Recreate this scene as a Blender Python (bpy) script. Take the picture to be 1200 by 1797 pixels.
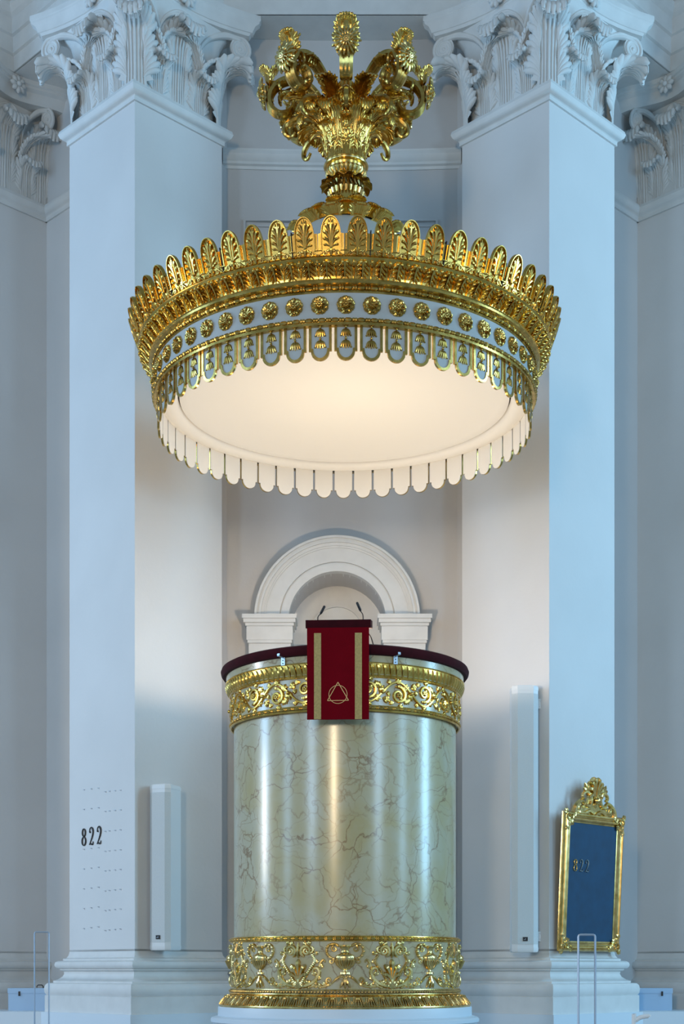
import bpy, math, random
from mathutils import Vector, Matrix
PI = math.pi
random.seed(7)
for o in list(bpy.data.objects): bpy.data.objects.remove(o)
C = bpy.context.scene.collection
EZ = 1.6                 # eye height above the floor; builders measure z from the eye
F, DP = 2530.0, 13.0     # focal length in pixels, distance to the pulpit axis

# ------------------------------------------------------------ camera, light
cam = bpy.data.objects.new('camera', bpy.data.cameras.new('camera')); C.objects.link(cam)
cam.location = (0, 0, EZ); cam.rotation_euler = (PI/2, 0, 0)
cam.data.sensor_fit = 'HORIZONTAL'; cam.data.sensor_width = 36
cam.data.lens = 36*F/1200.0
cam.data.shift_y = (1700-898.5)/1200.0
cam.data.clip_end = 200
bpy.context.scene.camera = cam

w = bpy.data.worlds.new('world'); bpy.context.scene.world = w; w.use_nodes = True
bg = w.node_tree.nodes['Background']
bg.inputs[0].default_value = (0.38, 0.58, 0.76, 1); bg.inputs[1].default_value = 0.34

def area(name, loc, target, sx, sy, power, col, spread=180):
    l = bpy.data.lights.new(name, 'AREA'); l.shape = 'RECTANGLE'; l.size = sx; l.size_y = sy
    l.energy = power; l.color = col; l.spread = math.radians(spread)
    o = bpy.data.objects.new(name, l); C.objects.link(o); o.location = (loc[0], loc[1], loc[2]+EZ)
    d = Vector(target)-Vector(loc); o.rotation_euler = d.to_track_quat('-Z', 'Y').to_euler()
    return o
# tall church windows, far to the sides of and behind the view
area('window_light_left', (-15, 12.2, 6.5), (0, 14, 5), 2.4, 10, 900, (0.34, 0.64, 1.0))
area('window_light_right', (15, 12.2, 6.5), (0, 14, 5), 2.4, 10, 1200, (0.36, 0.71, 1.0))
area('window_light_rear_left', (-13, -7, 5.6), (0, 14, 5), 3.0, 6, 560, (0.50, 0.73, 1.0))
area('window_light_rear_right', (13, -7, 5.6), (0, 14, 5), 3.0, 6, 560, (0.47, 0.73, 1.0))
area('window_light_front_left', (-14, 4.5, 6), (0, 14, 5), 2.0, 9, 330, (0.38, 0.66, 1.0))
area('window_light_front_right', (14, 4.5, 6), (0, 14, 5), 2.0, 9, 400, (0.36, 0.68, 1.0))
# warm lights: chandelier in the nave and the reading lamp inside the pulpit
area('chandelier_light', (-3.9, -7.5, 4.6), (0, 14, 3), 1.3, 2.8, 640, (1.0, 0.78, 0.50))
area('side_lamp_light', (-9.5, 12.3, 2.2), (0, 13, 1.5), 0.7, 1.7, 70, (1.0, 0.76, 0.46))
def point(name, loc, power, col, r):
    l = bpy.data.lights.new(name, 'POINT'); l.energy = power; l.color = col; l.shadow_soft_size = r
    o = bpy.data.objects.new(name, l); C.objects.link(o); o.location = (loc[0], loc[1], loc[2]+EZ)
point('reading_lamp_light', (0.05, 12.75, 2.63), 120, (1.0, 0.78, 0.58), 0.12)
area('added_soffit_fill', (0.05, 13.35, 2.2), (0.12, 12.95, 5), 0.5, 0.5, 17, (1.0, 0.86, 0.62), 110)  # added unseen fill inside the pulpit, only to brighten the canopy soffit

vs = bpy.context.scene.view_settings
vs.view_transform = 'Standard'; vs.look = 'None'; vs.gamma = 1; vs.use_curve_mapping = False
vs.exposure = 0.14

# ------------------------------------------------------------ materials
def mat(name, col, rough=0.5, metal=0.0, noise=0.0, nscale=3.0, bump=0.0, bscale=40.0, col2=None, coat=0.0, sheen=0.0, spec=None):
    m = bpy.data.materials.new(name); m.use_nodes = True
    nt = m.node_tree; b = nt.nodes['Principled BSDF']
    b.inputs['Base Color'].default_value = (*col, 1); b.inputs['Roughness'].default_value = rough
    b.inputs['Metallic'].default_value = metal
    if coat: b.inputs['Coat Weight'].default_value = coat; b.inputs['Coat Roughness'].default_value = 0.08
    if sheen: b.inputs['Sheen Weight'].default_value = sheen
    if spec is not None: b.inputs['Specular IOR Level'].default_value = spec
    tc = nt.nodes.new('ShaderNodeTexCoord')
    if noise or col2:
        n = nt.nodes.new('ShaderNodeTexNoise'); n.inputs['Scale'].default_value = nscale; n.inputs['Detail'].default_value = 5
        nt.links.new(tc.outputs['Object'], n.inputs['Vector'])
        mx = nt.nodes.new('ShaderNodeMix'); mx.data_type = 'RGBA'
        c2 = col2 or tuple(c*(1-noise) for c in col)
        mx.inputs[6].default_value = (*col, 1); mx.inputs[7].default_value = (*c2, 1)
        r = nt.nodes.new('ShaderNodeMapRange'); r.inputs[1].default_value = 0.35; r.inputs[2].default_value = 0.7
        nt.links.new(n.outputs['Fac'], r.inputs[0]); nt.links.new(r.outputs[0], mx.inputs[0])
        nt.links.new(mx.outputs[2], b.inputs['Base Color'])
    if bump:
        n2 = nt.nodes.new('ShaderNodeTexNoise'); n2.inputs['Scale'].default_value = bscale; n2.inputs['Detail'].default_value = 4
        nt.links.new(tc.outputs['Object'], n2.inputs['Vector'])
        bp = nt.nodes.new('ShaderNodeBump'); bp.inputs['Strength'].default_value = bump; bp.inputs['Distance'].default_value = 0.01
        nt.links.new(n2.outputs['Fac'], bp.inputs['Height']); nt.links.new(bp.outputs[0], b.inputs['Normal'])
    return m
M = {}
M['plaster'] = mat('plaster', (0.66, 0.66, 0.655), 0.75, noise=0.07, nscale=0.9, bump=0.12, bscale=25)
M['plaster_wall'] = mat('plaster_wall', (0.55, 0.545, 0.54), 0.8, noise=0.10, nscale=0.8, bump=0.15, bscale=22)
M['stucco'] = mat('stucco', (0.66, 0.67, 0.66), 0.6, noise=0.08, nscale=6)
M['gold'] = mat('gold', (0.90, 0.60, 0.16), 0.23, 1.0, col2=(0.58, 0.33, 0.06), nscale=9)
M['gold_dark'] = mat('gold_dark', (0.72, 0.48, 0.14), 0.26, 1.0, col2=(0.40, 0.24, 0.05), nscale=14)
M['gold_pale'] = mat('gold_pale', (0.86, 0.65, 0.28), 0.25, 1.0, col2=(0.52, 0.35, 0.10), nscale=14)
M['panel_paint'] = mat('panel_paint', (0.45, 0.47, 0.46), 0.55, noise=0.1, nscale=5)
M['soffit'] = mat('soffit', (0.74, 0.72, 0.68), 0.6)
M['dark_gap'] = mat('dark_gap', (0.03, 0.025, 0.02), 0.9)
M['pedestal'] = mat('pedestal_paint', (0.62, 0.70, 0.76), 0.45)
M['velvet'] = mat('velvet', (0.045, 0.002, 0.005), 0.9, sheen=0.04, spec=.15, noise=0.3, nscale=12)
M['red_cloth'] = mat('red_cloth', (0.17, 0.001, 0.006), 0.9, spec=.08, noise=0.12, nscale=8, bump=0.3, bscale=300)
M['tan_cloth'] = mat('tan_cloth', (0.50, 0.36, 0.12), 0.65, noise=0.25, nscale=60, bump=0.4, bscale=200)
M['thread'] = mat('gold_thread', (0.72, 0.42, 0.16), 0.5)
M['black'] = mat('black_plastic', (0.012, 0.012, 0.014), 0.5)
M['steel'] = mat('brushed_steel', (0.55, 0.58, 0.62), 0.3, 1.0)
M['rail'] = mat('painted_steel', (0.42, 0.50, 0.60), 0.35, 0.6)
M['white_plastic'] = mat('white_plastic', (0.72, 0.75, 0.76), 0.4)
M['grille'] = mat('grille', (0.66, 0.71, 0.72), 0.6, noise=0.1, nscale=180, bump=0.5, bscale=400)
M['box_paint'] = mat('box_paint', (0.36, 0.53, 0.72), 0.4)
M['blue_board'] = mat('blue_board', (0.003, 0.05, 0.115), 0.7, noise=0.25, nscale=9)
M['dim_digit'] = mat('dim_digit', (0.22, 0.27, 0.28), 0.4, 0.5)
M['floor'] = mat('stone_floor', (0.34, 0.35, 0.36), 0.5, noise=0.2, nscale=2)
M['door'] = mat('door_paint', (0.22, 0.27, 0.27), 0.5)

def marble():
    m = bpy.data.materials.new('veined_marble'); m.use_nodes = True; nt = m.node_tree; L = nt.links.new
    b = nt.nodes['Principled BSDF']; N = nt.nodes.new
    tc = N('ShaderNodeTexCoord')
    n1 = N('ShaderNodeTexNoise'); n1.inputs['Scale'].default_value = 2.2; n1.inputs['Detail'].default_value = 6; L(tc.outputs['Object'], n1.inputs['Vector'])
    sc = N('ShaderNodeVectorMath'); sc.operation = 'SCALE'; sc.inputs['Scale'].default_value = 0.55; L(n1.outputs['Color'], sc.inputs[0])
    ad = N('ShaderNodeVectorMath'); ad.operation = 'ADD'; L(tc.outputs['Object'], ad.inputs[0]); L(sc.outputs[0], ad.inputs[1])
    def veins(scale, width, seed):
        off = N('ShaderNodeVectorMath'); off.operation = 'ADD'; off.inputs[1].default_value = (seed, seed*1.7, seed*.3); L(ad.outputs[0], off.inputs[0])
        v = N('ShaderNodeTexVoronoi'); v.feature = 'DISTANCE_TO_EDGE'; v.inputs['Scale'].default_value = scale; L(off.outputs[0], v.inputs['Vector'])
        r = N('ShaderNodeMapRange'); r.inputs[1].default_value = 0; r.inputs[2].default_value = width; r.inputs[3].default_value = 1; r.inputs[4].default_value = 0
        L(v.outputs['Distance'], r.inputs[0])
        n = N('ShaderNodeTexNoise'); n.inputs['Scale'].default_value = 3.1; n.inputs['Detail'].default_value = 3; L(off.outputs[0], n.inputs['Vector'])
        q = N('ShaderNodeMapRange'); q.inputs[1].default_value = 0.42; q.inputs[2].default_value = 0.54; L(n.outputs['Fac'], q.inputs[0])
        mu = N('ShaderNodeMath'); mu.operation = 'MULTIPLY'; L(r.outputs[0], mu.inputs[0]); L(q.outputs[0], mu.inputs[1]); return mu
    v1 = veins(3.8, 0.028, 0); v2 = veins(7.0, 0.05, 5.3)
    base = N('ShaderNodeValToRGB'); e = base.color_ramp.elements
    e[0].position = 0.36; e[0].color = (0.44, 0.36, 0.17, 1); e[1].position = 0.64; e[1].color = (0.47, 0.43, 0.29, 1)
    n3 = N('ShaderNodeTexNoise'); n3.inputs['Scale'].default_value = 2.6; n3.inputs['Detail'].default_value = 4; L(ad.outputs[0], n3.inputs['Vector']); L(n3.outputs['Fac'], base.inputs[0])
    def mix(a, fac, col, k):
        mm = N('ShaderNodeMath'); mm.operation = 'MULTIPLY'; mm.inputs[1].default_value = k; L(fac.outputs[0], mm.inputs[0])
        x = N('ShaderNodeMix'); x.data_type = 'RGBA'; x.inputs[7].default_value = (*col, 1); L(a, x.inputs[6]); L(mm.outputs[0], x.inputs[0]); return x.outputs[2]
    c = mix(base.outputs[0], v2, (0.26, 0.15, 0.05), 0.6)
    c = mix(c, v1, (0.20, 0.10, 0.028), 0.85)
    L(c, b.inputs['Base Color']); b.inputs['Roughness'].default_value = 0.30
    b.inputs['Coat Weight'].default_value = 0.8; b.inputs['Coat Roughness'].default_value = 0.18; b.inputs['Coat IOR'].default_value = 1.55
    return m
M['marble'] = marble()

# ------------------------------------------------------------ mesh helpers
class MB:
    def __init__(s): s.v = []; s.f = []
    def add(s, vs, fs, xf=None):
        n = len(s.v)
        s.v += [tuple(xf(*p)) if xf else tuple(p) for p in vs]
        s.f += [tuple(i+n for i in f) for f in fs]
        return s
    def grid(s, fn, nu, nv, cu=False, cv=False):
        vs = [fn(i/(nu if cu else nu-1), j/(nv if cv else nv-1)) for i in range(nu) for j in range(nv)]
        fs = []
        for i in range(nu if cu else nu-1):
            for j in range(nv if cv else nv-1):
                fs.append((i*nv+j, ((i+1) % nu)*nv+j, ((i+1) % nu)*nv+(j+1) % nv, i*nv+(j+1) % nv))
        return s.add(vs, fs)
    def box(s, x0, x1, y0, y1, z0, z1, xf=None):
        vs = [(x, y, z) for x in (x0, x1) for y in (y0, y1) for z in (z0, z1)]
        return s.add(vs, [(0,1,3,2),(4,6,7,5),(0,4,5,1),(2,3,7,6),(0,2,6,4),(1,5,7,3)], xf)
    def loft(s, loops, cap=True, xf=None):
        n = len(loops[0]); vs = [p for l in loops for p in l]; fs = []
        for k in range(len(loops)-1):
            for i in range(n): fs.append((k*n+i, k*n+(i+1) % n, (k+1)*n+(i+1) % n, (k+1)*n+i))
        if cap: fs.append(tuple(range(n-1, -1, -1))); fs.append(tuple((len(loops)-1)*n+i for i in range(n)))
        return s.add(vs, fs, xf)
    def prism(s, poly, z0, z1, xf=None):
        return s.loft([[(x, y, z0) for x, y in poly], [(x, y, z1) for x, y in poly]], True, xf)
    def lathe(s, prof, n=96, xf=None):
        vs = [(r*math.sin(2*PI*i/n), -r*math.cos(2*PI*i/n), z) for r, z in prof for i in range(n)]
        fs = [(k*n+i, k*n+(i+1) % n, (k+1)*n+(i+1) % n, (k+1)*n+i) for k in range(len(prof)-1) for i in range(n)]
        return s.add(vs, fs, xf)
    def square(s, prof):
        return s.loft([[(-h, -h, z), (h, -h, z), (h, h, z), (-h, h, z)] for h, z in prof])
    def sphere(s, c, r, n=8, m=6, sc=(1, 1, 1), xf=None):
        vs = []; fs = []
        for j in range(m+1):
            a = PI*j/m
            for i in range(n):
                b = 2*PI*i/n
                vs.append((c[0]+r*sc[0]*math.sin(a)*math.cos(b), c[1]+r*sc[1]*math.sin(a)*math.sin(b), c[2]+r*sc[2]*math.cos(a)))
        for j in range(m):
            for i in range(n): fs.append((j*n+i, (j+1)*n+i, (j+1)*n+(i+1) % n, j*n+(i+1) % n))
        return s.add(vs, fs, xf)
    def tube(s, pts, rad, n=8, up=(0, 0, 1), flat=1.0, closed=False, xf=None):
        P = [Vector(p) for p in pts]; N = len(P); up = Vector(up); loops = []
        for i in range(N):
            t = (P[(i+1) % N]-P[i-1]) if closed else (P[min(i+1, N-1)]-P[max(i-1, 0)])
            t.normalize(); a = t.cross(up)
            if a.length < 1e-4: a = t.cross(Vector((1, 0, 0.01)))
            a.normalize(); b = a.cross(t)
            r = rad[i] if isinstance(rad, (list, tuple)) else rad
            loops.append([tuple(P[i]+a*(r*flat*math.cos(2*PI*k/n))+b*(r*math.sin(2*PI*k/n))) for k in range(n)])
        if closed: loops.append(loops[0])
        return s.loft(loops, not closed, xf)
    def stroke(s, pts, ws, hs, xf=None, n=6, base=0.0):
        # raised bar on a surface: 2D points, half-widths, heights; xf maps (a, b, h) onto the surface
        N = len(pts); loops = []
        for i in range(N):
            x0, z0 = pts[max(i-1, 0)]; x1, z1 = pts[min(i+1, N-1)]
            dx, dz = x1-x0, z1-z0; l = math.hypot(dx, dz) or 1e-9
            px, pz = -dz/l, dx/l
            wv = ws[i] if isinstance(ws, (list, tuple)) else ws
            hv = hs[i] if isinstance(hs, (list, tuple)) else hs
            loops.append([(pts[i][0]+px*wv*math.cos(2*PI*k/n), base+hv*math.sin(2*PI*k/n), pts[i][1]+pz*wv*math.cos(2*PI*k/n)) for k in range(n)])
        g = (lambda a, h, b: xf(a, b, h)) if xf else None
        return s.loft(loops, True, g)
    def finger(s, p0, pc, p1, w, xf=None, h=None, n=6, base=0.0, prof=(0.28, 0.45, 0.72, 0.95, 1.0, 0.75, 0.2), k=7):
        pts = []
        for i in range(k):
            t = i/(k-1)
            pts.append(tuple((1-t)**2*p0[j]+2*t*(1-t)*pc[j]+t*t*p1[j] for j in (0, 1)))
        hh = h if h is not None else w*0.9
        m_ = len(prof)-1
        prof = [prof[min(m_-1, int(i*m_/(k-1)))]*(1-(i*m_/(k-1)-min(m_-1, int(i*m_/(k-1)))))+prof[min(m_-1, int(i*m_/(k-1)))+1]*(i*m_/(k-1)-min(m_-1, int(i*m_/(k-1)))) for i in range(k)]
        s.stroke(pts, [w*q for q in prof], [hh*q for q in prof], xf, n, base)
        return s

def spiral(cx, cz, r0, r1, a0, turns, n=26, sx=1):
    return [(cx+sx*(r0+(r1-r0)*(i/(n-1))**0.8)*math.cos(a0+2*PI*turns*i/(n-1)),
             cz+(r0+(r1-r0)*(i/(n-1))**0.8)*math.sin(a0+2*PI*turns*i/(n-1))) for i in range(n)]
def bez(p, n=14):
    # smooth curve through control points (Catmull-Rom)
    out = []; P = [p[0]]+list(p)+[p[-1]]; m = len(p)-1
    for k in range(m):
        a, b, c, d = P[k:k+4]; q = max(2, n//m)
        for i in range(q):
            t = i/q
            out.append(tuple(0.5*((2*b[j])+(-a[j]+c[j])*t+(2*a[j]-5*b[j]+4*c[j]-d[j])*t*t+(-a[j]+3*b[j]-3*c[j]+d[j])*t**3) for j in range(len(b))))
    out.append(tuple(p[-1])); return out
def taper(n, w0, w1, tip=True):
    l = [w0+(w1-w0)*i/(n-1) for i in range(n)]
    if tip: l[-1] *= 0.3; l[0] *= 0.5
    return l

rootoff = {}
def obj(name, mb, m, parent=None, smooth=True, loc=None, rot=None, ang=40):
    me = mb if isinstance(mb, bpy.types.Mesh) else None
    if me is None:
        me = bpy.data.meshes.new(name); me.from_pydata(mb.v, [], mb.f); me.update()
        import bmesh
        bm = bmesh.new(); bm.from_mesh(me); bmesh.ops.remove_doubles(bm, verts=bm.verts, dist=1e-6)
        bmesh.ops.recalc_face_normals(bm, faces=bm.faces); bm.to_mesh(me); bm.free()
        if smooth:
            for p in me.polygons: p.use_smooth = True
            me.set_sharp_from_angle(angle=math.radians(ang))
        me.materials.append(M[m])
    o = bpy.data.objects.new(name, me); C.objects.link(o)
    if parent is not None:
        o.parent = parent; dz = rootoff.get(parent.name, 0)
        l = loc or (0, 0, 0); o.location = (l[0], l[1], l[2]+dz)
    else:
        l = loc or (0, 0, 0); o.location = (l[0], l[1], l[2]+EZ)
    if rot: o.rotation_euler = rot
    return o
def thing(name, label, cat, loc, rotz=0, group=None, dz=0):
    """Empty at the thing's base; dz = height added so that children can be measured from another level."""
    o = bpy.data.objects.new(name, None); C.objects.link(o); o.empty_display_size = 0.2
    o.location = (loc[0], loc[1], loc[2]+EZ); o.rotation_euler = (0, 0, rotz)
    o['label'] = label; o['category'] = cat
    if group: o['group'] = group
    rootoff[o.name] = dz
    return o
def tag(o, label, cat, group=None):
    o['label'] = label; o['category'] = cat
    if group: o['group'] = group
    return o
def struct(name, mb, m, **k):
    o = obj(name, mb, m, **k); o['kind'] = 'structure'; return o

def sweep(mb, prof, path):
    """profile (offset outward = left of travel, z) swept along a plan path with mitred corners."""
    P = [Vector(p) for p in path]; loops = []
    for i, p in enumerate(P):
        d0 = (P[i]-P[i-1]).normalized() if i > 0 else None
        d1 = (P[i+1]-P[i]).normalized() if i < len(P)-1 else None
        n0 = Vector((-d0.y, d0.x)) if d0 else None; n1 = Vector((-d1.y, d1.x)) if d1 else None
        if n0 is None: mt = n1
        elif n1 is None: mt = n0
        else:
            mt = (n0+n1); mt = mt/max(1e-6, mt.dot(n0))
        loops.append([(p.x+mt.x*o, p.y+mt.y*o, z) for o, z in prof])
    n = len(prof); vs = [q for l in loops for q in l]; fs = []
    for k in range(len(loops)-1):
        for i in range(n-1): fs.append((k*n+i, k*n+i+1, (k+1)*n+i+1, (k+1)*n+i))
    fs.append(tuple(range(n))); fs.append(tuple((len(loops)-1)*n+i for i in range(n)))
    return mb.add(vs, fs)

# ------------------------------------------------------------ carved acanthus leaf
def leaf_map(L, W, uc, phimax, lean=0.0, dish=0.22, p=1.3):
    N = 60; tab = [(0.0, 0.0, 0.0)]; o = z = 0.0
    for i in range(N):
        u = (i+0.5)/N
        ph = lean*min(1, u/max(uc, .01))+ (max(0, (u-uc)/(1-uc))**p)*phimax
        o += math.sin(ph)*L/N; z += math.cos(ph)*L/N
        tab.append((o, z, ph))
    def xf(a, b, h):
        u = max(0, min(1, b/L))*N; i = min(N-1, int(u)); t = u-i
        oo = tab[i][0]*(1-t)+tab[i+1][0]*t; zz = tab[i][1]*(1-t)+tab[i+1][1]*t; ph = tab[i][2]*(1-t)+tab[i+1][2]*t
        ex = b-L
        if ex > 0: oo += math.sin(ph)*ex; zz += math.cos(ph)*ex
        h = h-dish*(a/W)**2*W
        return (a, oo+h*math.cos(ph), zz-h*math.sin(ph))
    return xf
def leaf_mesh(L, W, uc=0.5, phimax=3.3, lean=0.1, nl=3, nf=5, tipf=7, n=6, fat=1.0, dish=0.22):
    xf = leaf_map(L, W, uc, phimax, lean, dish); mb = MB()
    bot, top_ = 0.10, 0.70
    roots = [bot+(top_-bot)*k/max(1, nl) for k in range(nl)]
    def env(u):
        if u > 0.80: return W*max(.25, 0.68-1.1*(u-0.80))
        if u < bot: return W*.46
        ph = (u-bot)/(top_-bot)*nl
        return W*(0.56+0.26*abs(math.sin(PI*(ph-.25))))
    mb.grid(lambda i, j: xf((j*2-1)*env(i), i*L*0.97, -0.003*L), 30, 11)
    # midrib and the pipes that rise beside it
    mb.finger((0, 0), (0, L*0.45), (0, L*0.93), W*0.06, xf, n=n, prof=(1.1, 1, .95, .9, .8, .7, .3), k=9)
    for sg in (-1, 1):
        mb.finger((sg*W*.14, 0), (sg*W*.13, L*.45), (sg*W*.20, L*.86), W*.048, xf, h=W*.038, n=5, prof=(1, 1, 1, 1, 1, .9, .3), k=9)
        mb.finger((sg*W*.28, 0), (sg*W*.22, L*.35), (sg*W*.38, L*.74), W*.045, xf, h=W*.038, n=5, prof=(1, 1, 1, 1, 1, .9, .3), k=9)
        mb.finger((sg*W*.40, 0), (sg*W*.33, L*.16), (sg*W*.44, L*.36), W*.040, xf, h=W*.038, n=5, prof=(1, 1, 1, 1, .9, .6, .3), k=7)
        for k, ur in enumerate(roots):
            u0 = ur*L; seg = (top_-bot)*L/nl
            for j in range(nf):
                t = j/(nf-1)
                ex = W*(1.04-.07*k)-(W*.50)*t**1.3; ez = u0+seg*(.62+1.05*t**.8)
                if j == 0: ex *= .93
                sx = W*(.34+.03*t); cx = sx+(ex-sx)*.22; cz = u0+seg*(.30+.62*t)
                mb.finger((sg*sx, u0+seg*.10*j), (sg*cx, cz), (sg*ex, ez), W*0.112*fat, xf, n=n, h=W*.12, prof=(0.25, 0.38, 0.6, 0.88, 1.1, 1.1, 0.5))
    for j in range(tipf):
        t = j/(tipf-1)*2-1
        mb.finger((t*W*0.14, L*0.66), (t*W*0.50, L*0.80), (t*W*0.62, L*(1.0-0.10*t*t)), W*0.115*fat, xf, n=n,
                  h=W*.13, prof=(0.3, 0.45, 0.7, 0.9, 1.15, 1.2, 0.55))
    return mb
def out_rot(nx, ny): return math.atan2(ny, nx)-PI/2

# ============================================================ SETTING
NECKZ, SOFZ = 8.80, 10.17
wc = [(-4.60, 14.0), (-2.2, 16.4)]
mb = MB(); mb.box(-9, 9, -3, 22, -1.75, -1.6); struct('floor', mb, 'floor', smooth=False)

# recessed centre wall, slightly concave, with door arch opening
AX, AZ, WD = -0.053, 3.80, 15.80
def wy(x): return WD-0.04*(x/1.25)**2
RIN = 85*0.006245; RO = 144*0.006245
mb = MB()
arc = [(AX+RIN*math.cos(PI*i/24), AZ+RIN*math.sin(PI*i/24)) for i in range(25)]
# wall above the opening: fan columns from arch outline to the top
top = SOFZ+.2
for i in range(24):
    (xa, za), (xb, zb) = arc[i], arc[i+1]
    mb.add([(xa, wy(xa), za), (xb, wy(xb), zb), (xb, wy(xb), top), (xa, wy(xa), top)], [(0, 1, 2, 3)])
for s in (-1, 1):
    xs = [AX+s*RIN+(s*1.26-(AX+s*RIN))*k/8 for k in range(9)]
    for a, b in zip(xs[:-1], xs[1:]):
        mb.add([(a, wy(a), -1.6), (b, wy(b), -1.6), (b, wy(b), top), (a, wy(a), top)], [(0, 1, 2, 3)])
    mb.add([(s*1.26, wy(1.26), -1.6), (s*1.75, 15.35, -1.6), (s*1.75, 15.35, top), (s*1.26, wy(1.26), top)], [(0, 1, 2, 3)])
    e = AX+s*RIN   # reveal of the opening
    mb.add([(e, wy(e), -1.6), (e, 16.32, -1.6), (e, 16.32, AZ), (e, wy(e), AZ)], [(0, 1, 2, 3)])
for i in range(24):
    (xa, za), (xb, zb) = arc[i], arc[i+1]
    mb.add([(xa, wy(xa), za), (xb, wy(xb), zb), (xb, 16.32, zb), (xa, 16.32, za)], [(0, 1, 2, 3)])
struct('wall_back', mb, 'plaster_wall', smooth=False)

for s, nm in ((-1, 'left'), (1, 'right')):
    mb = MB()
    A = (s*3.5, 17.03); 
    mb.add([(s*2.3, 15.83, -1.6), (A[0], A[1], -1.6), (A[0], A[1], top), (s*2.3, 15.83, top)], [(0, 1, 2, 3)])
    mb.add([(A[0], A[1], -1.6), (s*5.1, 15.43, -1.6), (s*5.1, 15.43, top), (A[0], A[1], top)], [(0, 1, 2, 3)])
    struct('wall_'+nm, mb, 'plaster', smooth=False)

NECK = [(0, NECKZ), (.022, NECKZ), (.022, NECKZ+.04), (.034, NECKZ+.055), (.05, NECKZ+.062), (.075, NECKZ+.085), (.088, NECKZ+.12), (.078, NECKZ+.155), (.045, NECKZ+.17), (0, NECKZ+.175)]
# cornice of the centre wall
mb = MB(); path = [(1.30-2.6*i/16, wy(1.30-2.6*i/16)) for i in range(17)]
prof = [(0, 8.74), (.015, 8.74), (.02, 8.77), (.05, 8.78), (.05, 8.80), (.045, 8.81), (.075, 8.83), (.095, 8.87), (.085, 8.91), (.05, 8.93), (.05, 8.95), (0, 8.96)]
sweep(mb, prof, path); struct('trim_1', mb, 'stucco')
# soffit edge line high on the centre wall
# recessed panel frame
mb = MB()
PX0, PX1, PZ0, PZ1 = -1.075, 1.045, 6.2, 8.19
for (r0, d) in ((0, .03), (.055, .015)):
    x0, x1, z0, z1 = PX0+r0, PX1-r0, PZ0+r0, PZ1-r0; wd = .022
    for bx in ((x0, x1, z1-wd, z1), (x0, x1, z0, z0+wd), (x0, x0+wd, z0+wd, z1-wd), (x1-wd, x1, z0+wd, z1-wd)):
        ym = WD-.04*(max(abs(bx[0]), abs(bx[1]))/1.25)**2-d
        mb.box(bx[0], bx[1], ym, WD+.05, bx[2], bx[3])
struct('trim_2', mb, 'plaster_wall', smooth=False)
# entablature running over piers and walls, and the soffit behind it
ent = [(5.2, 14.86), (3.72, 16.34), (2.0, 14.62), (1.26, 15.36), (-1.26, 15.36), (-2.0, 14.62), (-3.72, 16.34), (-5.2, 14.86)]
prof = [(-.02, SOFZ), (0, SOFZ), (0, SOFZ+.17), (.03, SOFZ+.18), (.03, SOFZ+.36), (.06, SOFZ+.37), (.06, SOFZ+.54), (.10, SOFZ+.57), (.14, SOFZ+.62), (.14, SOFZ+.66), (.0, SOFZ+.67), (.0, SOFZ+1.2), (.1, SOFZ+1.3), (.3, SOFZ+1.4), (.34, SOFZ+1.6), (-.02, SOFZ+1.6)]
mb = MB(); sweep(mb, prof, ent); struct('trim_3', mb, 'stucco', smooth=False)
mb = MB()
for quad in ([(-1.4, 15.2), (1.4, 15.2), (1.6, 16.2), (-1.6, 16.2)],):
    pass
mb.prism([(-1.27, 15.37), (1.27, 15.37), (1.27, 16.1), (-1.27, 16.1)], SOFZ, SOFZ+.1)
for s in (-1, 1):
    pl = [(s*1.28, 15.36), (s*2.0, 14.64), (s*3.72, 16.36), (s*5.2, 14.88), (s*5.4, 17.3), (s*1.28, 17.3)]
    mb.prism(pl, SOFZ, SOFZ+.1)
struct('ceiling', mb, 'stucco', smooth=False)
# neck string moulding on the side walls
for k, s in ((4, -1), (5, 1)):
    mb = MB(); path = [(s*5.05, 15.48), (s*3.5, 17.03), (s*2.5, 16.03)]
    if s > 0: sweep(mb, NECK, path)
    else: sweep(mb, NECK, path[::-1])
    struct('trim_%d' % k, mb, 'stucco')
# podium on which piers stand
mb = MB()
pl = [(-2.1, 14.31), (-1.25, 15.16), (1.25, 15.16), (2.1, 14.31), (3.22, 15.43), (5.3, 15.6), (5.3, 18.0), (-5.3, 18.0), (-5.3, 15.6), (-3.22, 15.43)]
mb.prism(pl, -1.6, -.46); struct('wall_podium', mb, 'pedestal', smooth=False)
# far wall closing the door recess
mb = MB(); mb.box(-1.0, 1.0, 16.32, 16.40, -.46, 5.0); struct('wall_door_recess', mb, 'stucco', smooth=False)

# ---- door surround
d = thing('door_1', 'white round-arched doorway surround behind the pulpit', 'doorway', (AX, WD, -.46), dz=.46)
del d['label'], d['category']; d['kind'] = 'structure'
def archband(r0, r1, y0, y1, mb, ns=40):
    lo = []
    for i in range(ns+1):
        a = PI*i/ns; c, s_ = math.cos(a), math.sin(a)
        lo.append([(r0*c, y1, AZ+r0*s_), (r0*c, y0, AZ+r0*s_), (r1*c, y0, AZ+r1*s_), (r1*c, y1, AZ+r1*s_)])
    mb.loft(lo, True)
px = .006245
mb = MB()
archband(RIN, 99*px, -.10, .10, mb); archband(99*px, 101*px, -.085, .10, mb); archband(101*px, 125*px, -.11, .10, mb)
for r0, r1, y in ((125, 128, -.125), (128, 133, -.14), (133, 137, -.165), (137, 140, -.155), (140, 144, -.18)):
    archband(r0*px, r1*px, y, .10, mb)
obj('archivolt', mb, 'stucco', d, ang=30)
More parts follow.
